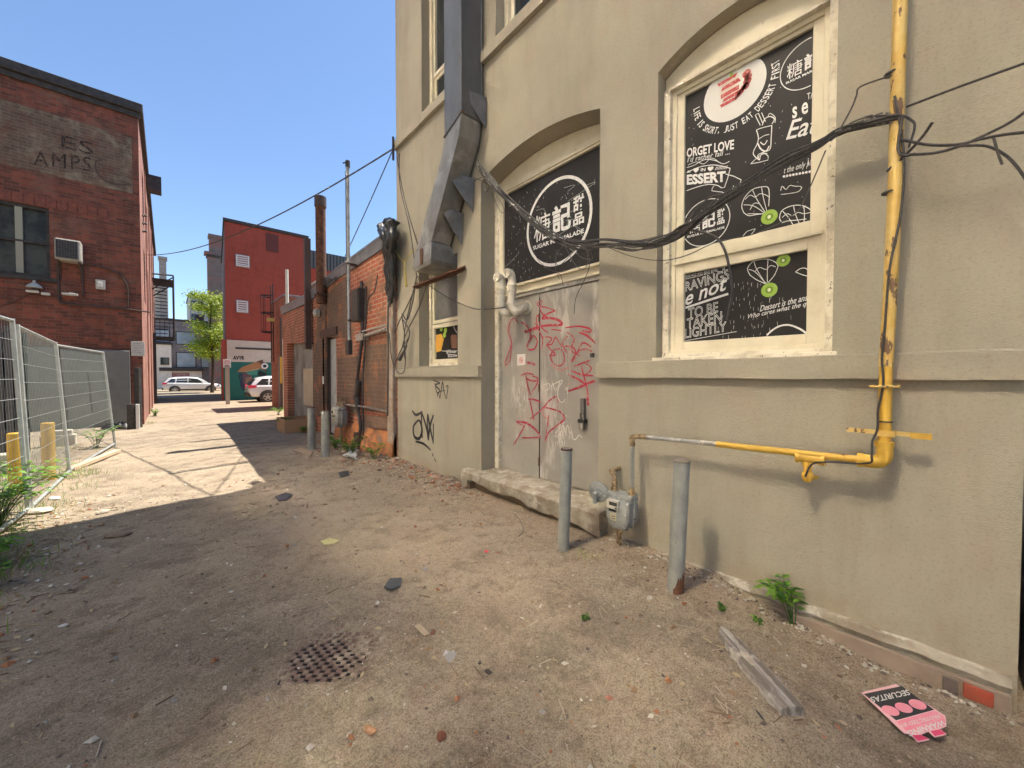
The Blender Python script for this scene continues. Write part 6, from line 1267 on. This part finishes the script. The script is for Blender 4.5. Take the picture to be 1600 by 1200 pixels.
for k in range(2900):
    if k < 1300: x = r.uniform(-1.2, 3.05); y = .3+7*r.random()**1.3
    elif k < 2400: x = 3.0-abs(r.gauss(0, .45)); y = r.uniform(3.8, 9.5)
    else: x = -1.0+abs(r.gauss(0, .3)); y = r.uniform(3.2, 7)
    if x > 3.05 or (x-g0.x)**2+(y-g0.y)**2 < .03: continue
    z = gz(x, y)+.003; t_ = r.uniform(0, 6.28); d = Vector((math.cos(t_), math.sin(t_), 0)); q = r.random()
    if q < .45: l = r.uniform(.008, .05); w = r.uniform(.0008, .0025); c = Vector((x, y, z)); a.obox(c, d*l, Vector((-d.y, d.x, 0))*w, (0, 0, w), r.choice((0, 1, 2)))
    elif q < .85:
        l = r.uniform(.006, .028); n2 = Vector((-d.y, d.x, 0)); c = Vector((x, y, z+.003)); a.add([c-d*l, c-n2*l*.45+Vector((0, 0, .006)), c+d*l*.9+Vector((0, 0, r.uniform(0, .01))), c+n2*l*.5], [(0, 1, 2, 3)], r.choice((0, 1, 3, 3, 4)))
    else: stone(a, Vector((x, y, z+.005)), r.uniform(.008, .03), r.choice((3, 4, 5)), r, .6)
tag(a.build('litter', [mt['dry'], M('twig', (.16, .1, .06), .9), M('pale_twig', (.42, .36, .27), .9), M('dead_leaf', (.27, .17, .09), .9), M('paper_scrap', (.55, .5, .42), .8), M('brick_crumb', (.36, .15, .07), .9)], recalc=False), 'dead leaves twigs and crumbs scattered over the dirt', 'litter', kind='stuff')
a = MB(); r = random.Random(23)
for k in range(420):
    y = r.uniform(4.2, 9.8); x = 3.06-abs(r.gauss(0, .22)); s = r.uniform(.012, .055)
    stone(a, Vector((x, y, gz(x, y)+s*.2)), s, r.choice((0, 1, 1, 2, 0)), r, .55)
for k in range(260): y = r.uniform(-.3, 2.0); x = 3.02-abs(r.gauss(0, .05)); s = r.uniform(.006, .022); stone(a, Vector((x, y, gz(x, y)+s*.2)), s, r.choice((1, 3, 3, 2)), r, .6)
tag(a.build('rubble', [M('brick_rubble', (.38, .17, .09), .9, bump=.4), M('mortar_rubble', (.40, .32, .25), .9, bump=.4), M('dark_rubble', (.15, .11, .085), .9), M('stucco_crumb', (.46, .42, .34), .9)], recalc=False), 'broken brick and mortar crumbs along the wall foot', 'rubble', kind='stuff')
# ---- single bits of debris
def flat(name, label, cat, pts, mat, th=.006, lift=.004, bev=0):
    P_ = [G0(u, v) for u, v in pts]; z = max(p.z for p in P_)+lift; a = MB(); a.prism([(p.x, p.y, z) for p in P_], (0, 0, th)); return tag(a.build(name, mat, bevel=bev), label, cat)
def rock(name, label, u, v, s, mat, cat='stone', seed=1, sq=(1, .7, .5)):
    r = random.Random(seed); c = G0(u, v); bm = bmesh.new(); bmesh.ops.create_icosphere(bm, subdivisions=2, radius=1)
    for q in bm.verts: k = 1+.35*mnoise.noise(q.co*1.7+Vector((seed*3.1, 0, 0))); q.co = Vector((q.co.x*sq[0], q.co.y*sq[1], q.co.z*sq[2]))*k*s
    me = bpy.data.meshes.new(name); bm.to_mesh(me); bm.free(); me.materials.append(mat); o = bpy.data.objects.new(name, me); COL.objects.link(o); o.location = c+Vector((0, 0, s*sq[2]*.5)); o.rotation_euler = (0, 0, r.uniform(0, 6)); return tag(o, label, cat)
flat('slate_piece', 'dark grey slate fragment on the open dirt', 'slate', [(600, 921), (609, 907), (628, 905), (626, 918), (612, 925)], M('slate', (.06, .065, .07), .6, bump=.3), .008, .006)
flat('roof_felt_scrap', 'black torn scrap in the dirt towards the far bollards', 'scrap', [(430, 778), (447, 770), (457, 775), (448, 783), (436, 784)], mt['blacksoft'])
flat('black_scrap', 'small black scrap left of the door step', 'scrap', [(528, 739), (546, 737), (545, 744), (532, 746)], mt['blacksoft'])
rock('bottle_cap', 'small pinkish-red plastic lid on the dirt before the step', 760, 862, .022, M('lid_red', (.75, .08, .1), .4), 'lid', 2, (1, .8, .35))
rock('black_pebble', 'small black pebble beside the red lid', 756, 870, .011, mt['blacksoft'], 'pebble', 3)
flat('yellow_leaf', 'yellowish plastic scrap lying in the shaded lane', 'scrap', [(500, 847), (515, 842), (530, 846), (522, 852), (508, 853)], M('yellow_scrap', (.52, .48, .2), .6), .004)
flat('wood_chip', 'pale wood chip left of the crumpled wrapper', 'wood chip', [(648, 980), (656, 977), (671, 994), (663, 997)], mt['rawwood'], .006)
rock('bark_curl', 'curled reddish bark piece beside the pale wood chip', 676, 990, .018, M('bark_red', (.2, .08, .05), .9, bump=.6), 'bark', 5)
t = thing('wrapper', 'crumpled grey and white wrapper right of the storm grate', 'wrapper', tuple(G0(703, 1030))); c = G0(703, 1030)
a = MB(); a.poly([c+Vector(v_) for v_ in ((-.03, .03, .012), (.0, .045, .03), (.02, .035, .008))]); a.poly([c+Vector(v_) for v_ in ((-.02, .02, .01), (.02, .035, .02), (.045, -.002, .014), (0, -.025, .004))], 1); a.poly([c+Vector(v_) for v_ in ((-.02, .02, .01), (0, -.025, .004), (-.02, -.02, .001))], 1); a.build('foil', [mt['plate'], M('grey_foil', (.3, .29, .28), .4)], t, recalc=False)
t = thing('plastic_clip', 'small black square plastic clip on the dirt', 'clip', tuple(G0(763, 1050))); c = G0(763, 1050, .004); a = MB()
for x0, x1, y0, y1 in ((-.012, -.008, -.016, .016), (.008, .012, -.016, .016), (-.008, .008, -.016, -.011), (-.008, .008, .011, .016), (-.008, .008, -.002, .002)): a.box(c.x+x0, c.x+x1, c.y+y0, c.y+y1, c.z, c.z+.005)
a.build('frame', mt['blacksoft'], t)
rock('brick_fragment', 'orange-brown brick fragment at the bottom edge of the dirt', 578, 1143, .03, M('brick_bit', (.34, .18, .09), .9, bump=.7, bscale=80), 'brick', 7, (1.2, .6, .5))
rock('rust_lump', 'dark red crumbling lump near the bottom of the lane', 690, 1152, .024, M('rust_bit', (.2, .07, .035), .9, bump=.7, bscale=80), 'lump', 8, (1, .9, .4))
rock('stone', 'brown stone at the edge of the shadow on the left', 185, 838, .07, M('stone_brown', (.28, .2, .14), .9, (.2, .15, .1), 20, bump=.6), 'stone', 9, (1.3, .7, .45)); rock('stone', 'pale stone in the sunlit dirt by the fence', 160, 802, .055, M('stone_pale', (.5, .43, .33), .9, bump=.5), 'stone', 10)
rock('stone', 'white stone chip at the far left of the shaded dirt', 98, 978, .02, gm_[5], 'stone', 12, (1.3, .8, .3)); rock('stone', 'grey angular stone below the slate fragment', 665, 890, .025, gm_[3], 'stone', 13); rock('stone', 'white pebble left of the storm grate corner', 468, 1044, .014, gm_[5], 'stone', 14)
rock('stone', 'pale rubble chunk at the foot of the nearest fence post', 62, 800, .09, M('chunk_pale', (.52, .46, .37), .9, bump=.5), 'stone', 15, (1.4, .9, .4)); rock('stone', 'white chunk on the sunlit ground beside the screened panel', 85, 780, .06, gm_[5], 'stone', 16, (1.4, .7, .4))
rock('stone', 'chip of pale masonry by the nearest bollard foot', 1015, 935, .02, gm_[0], 'stone', 17, (1.5, .8, .4)); rock('stone', 'white stone near the meter on the dirt', 905, 944, .008, gm_[5], 'stone', 18)
rock('black_twig_lump', 'small black twig lump below the weathered plank', 1187, 1118, .018, mt['blacksoft'], 'twig', 19, (1.6, .3, .35)); rock('stone', 'pink-red crumb at the lower centre of the dirt', 952, 1092, .018, gm_[4], 'stone', 20)
a = MB(); C = [(472, 950), (490, 944), (503, 937), (515, 945), (531, 960)]; a.tube(smooth_curve([G0(u, v, .006) for u, v in C], 5), .0028, 5); a.tube([G0(503, 937, .006), G0(492, 934, .008)], .0026, 5); tag(a.build('white_stick', mt['rawwood']), 'thin pale forked stick above the storm grate', 'stick')
a = MB(); a.tube(smooth_curve([G0(u, v, .012) for u, v in ((803, 803), (812, 812), (818, 828), (810, 838))], 5), .004, 5); tag(a.build('bent_twig', mt['brownpipe']), 'curved brown twig in front of the concrete step', 'twig')
flat('cardboard', 'flattened brown cardboard on the dirt by the far bollards', 'cardboard', [(457, 705), (470, 700), (489, 709), (484, 715)], M('cardboard', (.36, .25, .16), .8), .015)
t = thing('cardboard_box', 'open brown cardboard box before the garage opening', 'box', tuple(px(467, 672, Z=0))); c = px(467, 672, Z=0); a = MB()
for x0, x1, y0, y1 in ((-.45, -.43, -.5, .5), (.3, .32, -.5, .5), (-.43, .3, -.5, -.48), (-.43, .3, .48, .5)): a.box(c.x+x0, c.x+x1, c.y+y0, c.y+y1, 0, .36)
a.build('sides', M('cardboard_box', (.42, .24, .13), .8), t); a = MB(); a.box(c.x-.42, c.x+.29, c.y-.47, c.y+.47, .01, .03); a.build('bottom', mt['rust'], t)
a = MB(); r = random.Random(4)
for k in range(16): p = px(548+r.uniform(-9, 9), 716+r.uniform(-8, 8), Z=0); stone(a, Vector((min(p.x, 2.95), p.y, .05+.04*r.random())), r.uniform(.04, .09), 0, r, .7)
tag(a.build('crumpled_paper', mt['plate'], recalc=False), 'crumpled white paper rubbish below the second gas meter', 'rubbish')
a = MB(); r = random.Random(5)
for k in range(240):
    u, v = (925, 870) if k % 2 else (600, 820); p = G0(u+r.gauss(0, 13 if k % 2 else 26), v+r.gauss(0, 3.2 if k % 2 else 6)); stone(a, p+Vector((0, 0, .001)), r.uniform(.002, .0065), 0, r, .3)
tag(a.build('yellow_dust', M('yellow_spray_dust', (.50, .44, .10), .9), recalc=False), 'yellow spray paint specks on the dirt', 'paint', kind='stuff')
a = MB(); a.ribbon([px(u, v, X=W-.004) for u, v in ((640, 735), (634, 738), (632, 733))], .03, NX); a.ribbon([px(u, v, X=W-.0045) for u, v in ((617, 728), (624, 735), (633, 728))], .03, NX); a.build('red_paint_mark', mt['signred'], gb, recalc=False)
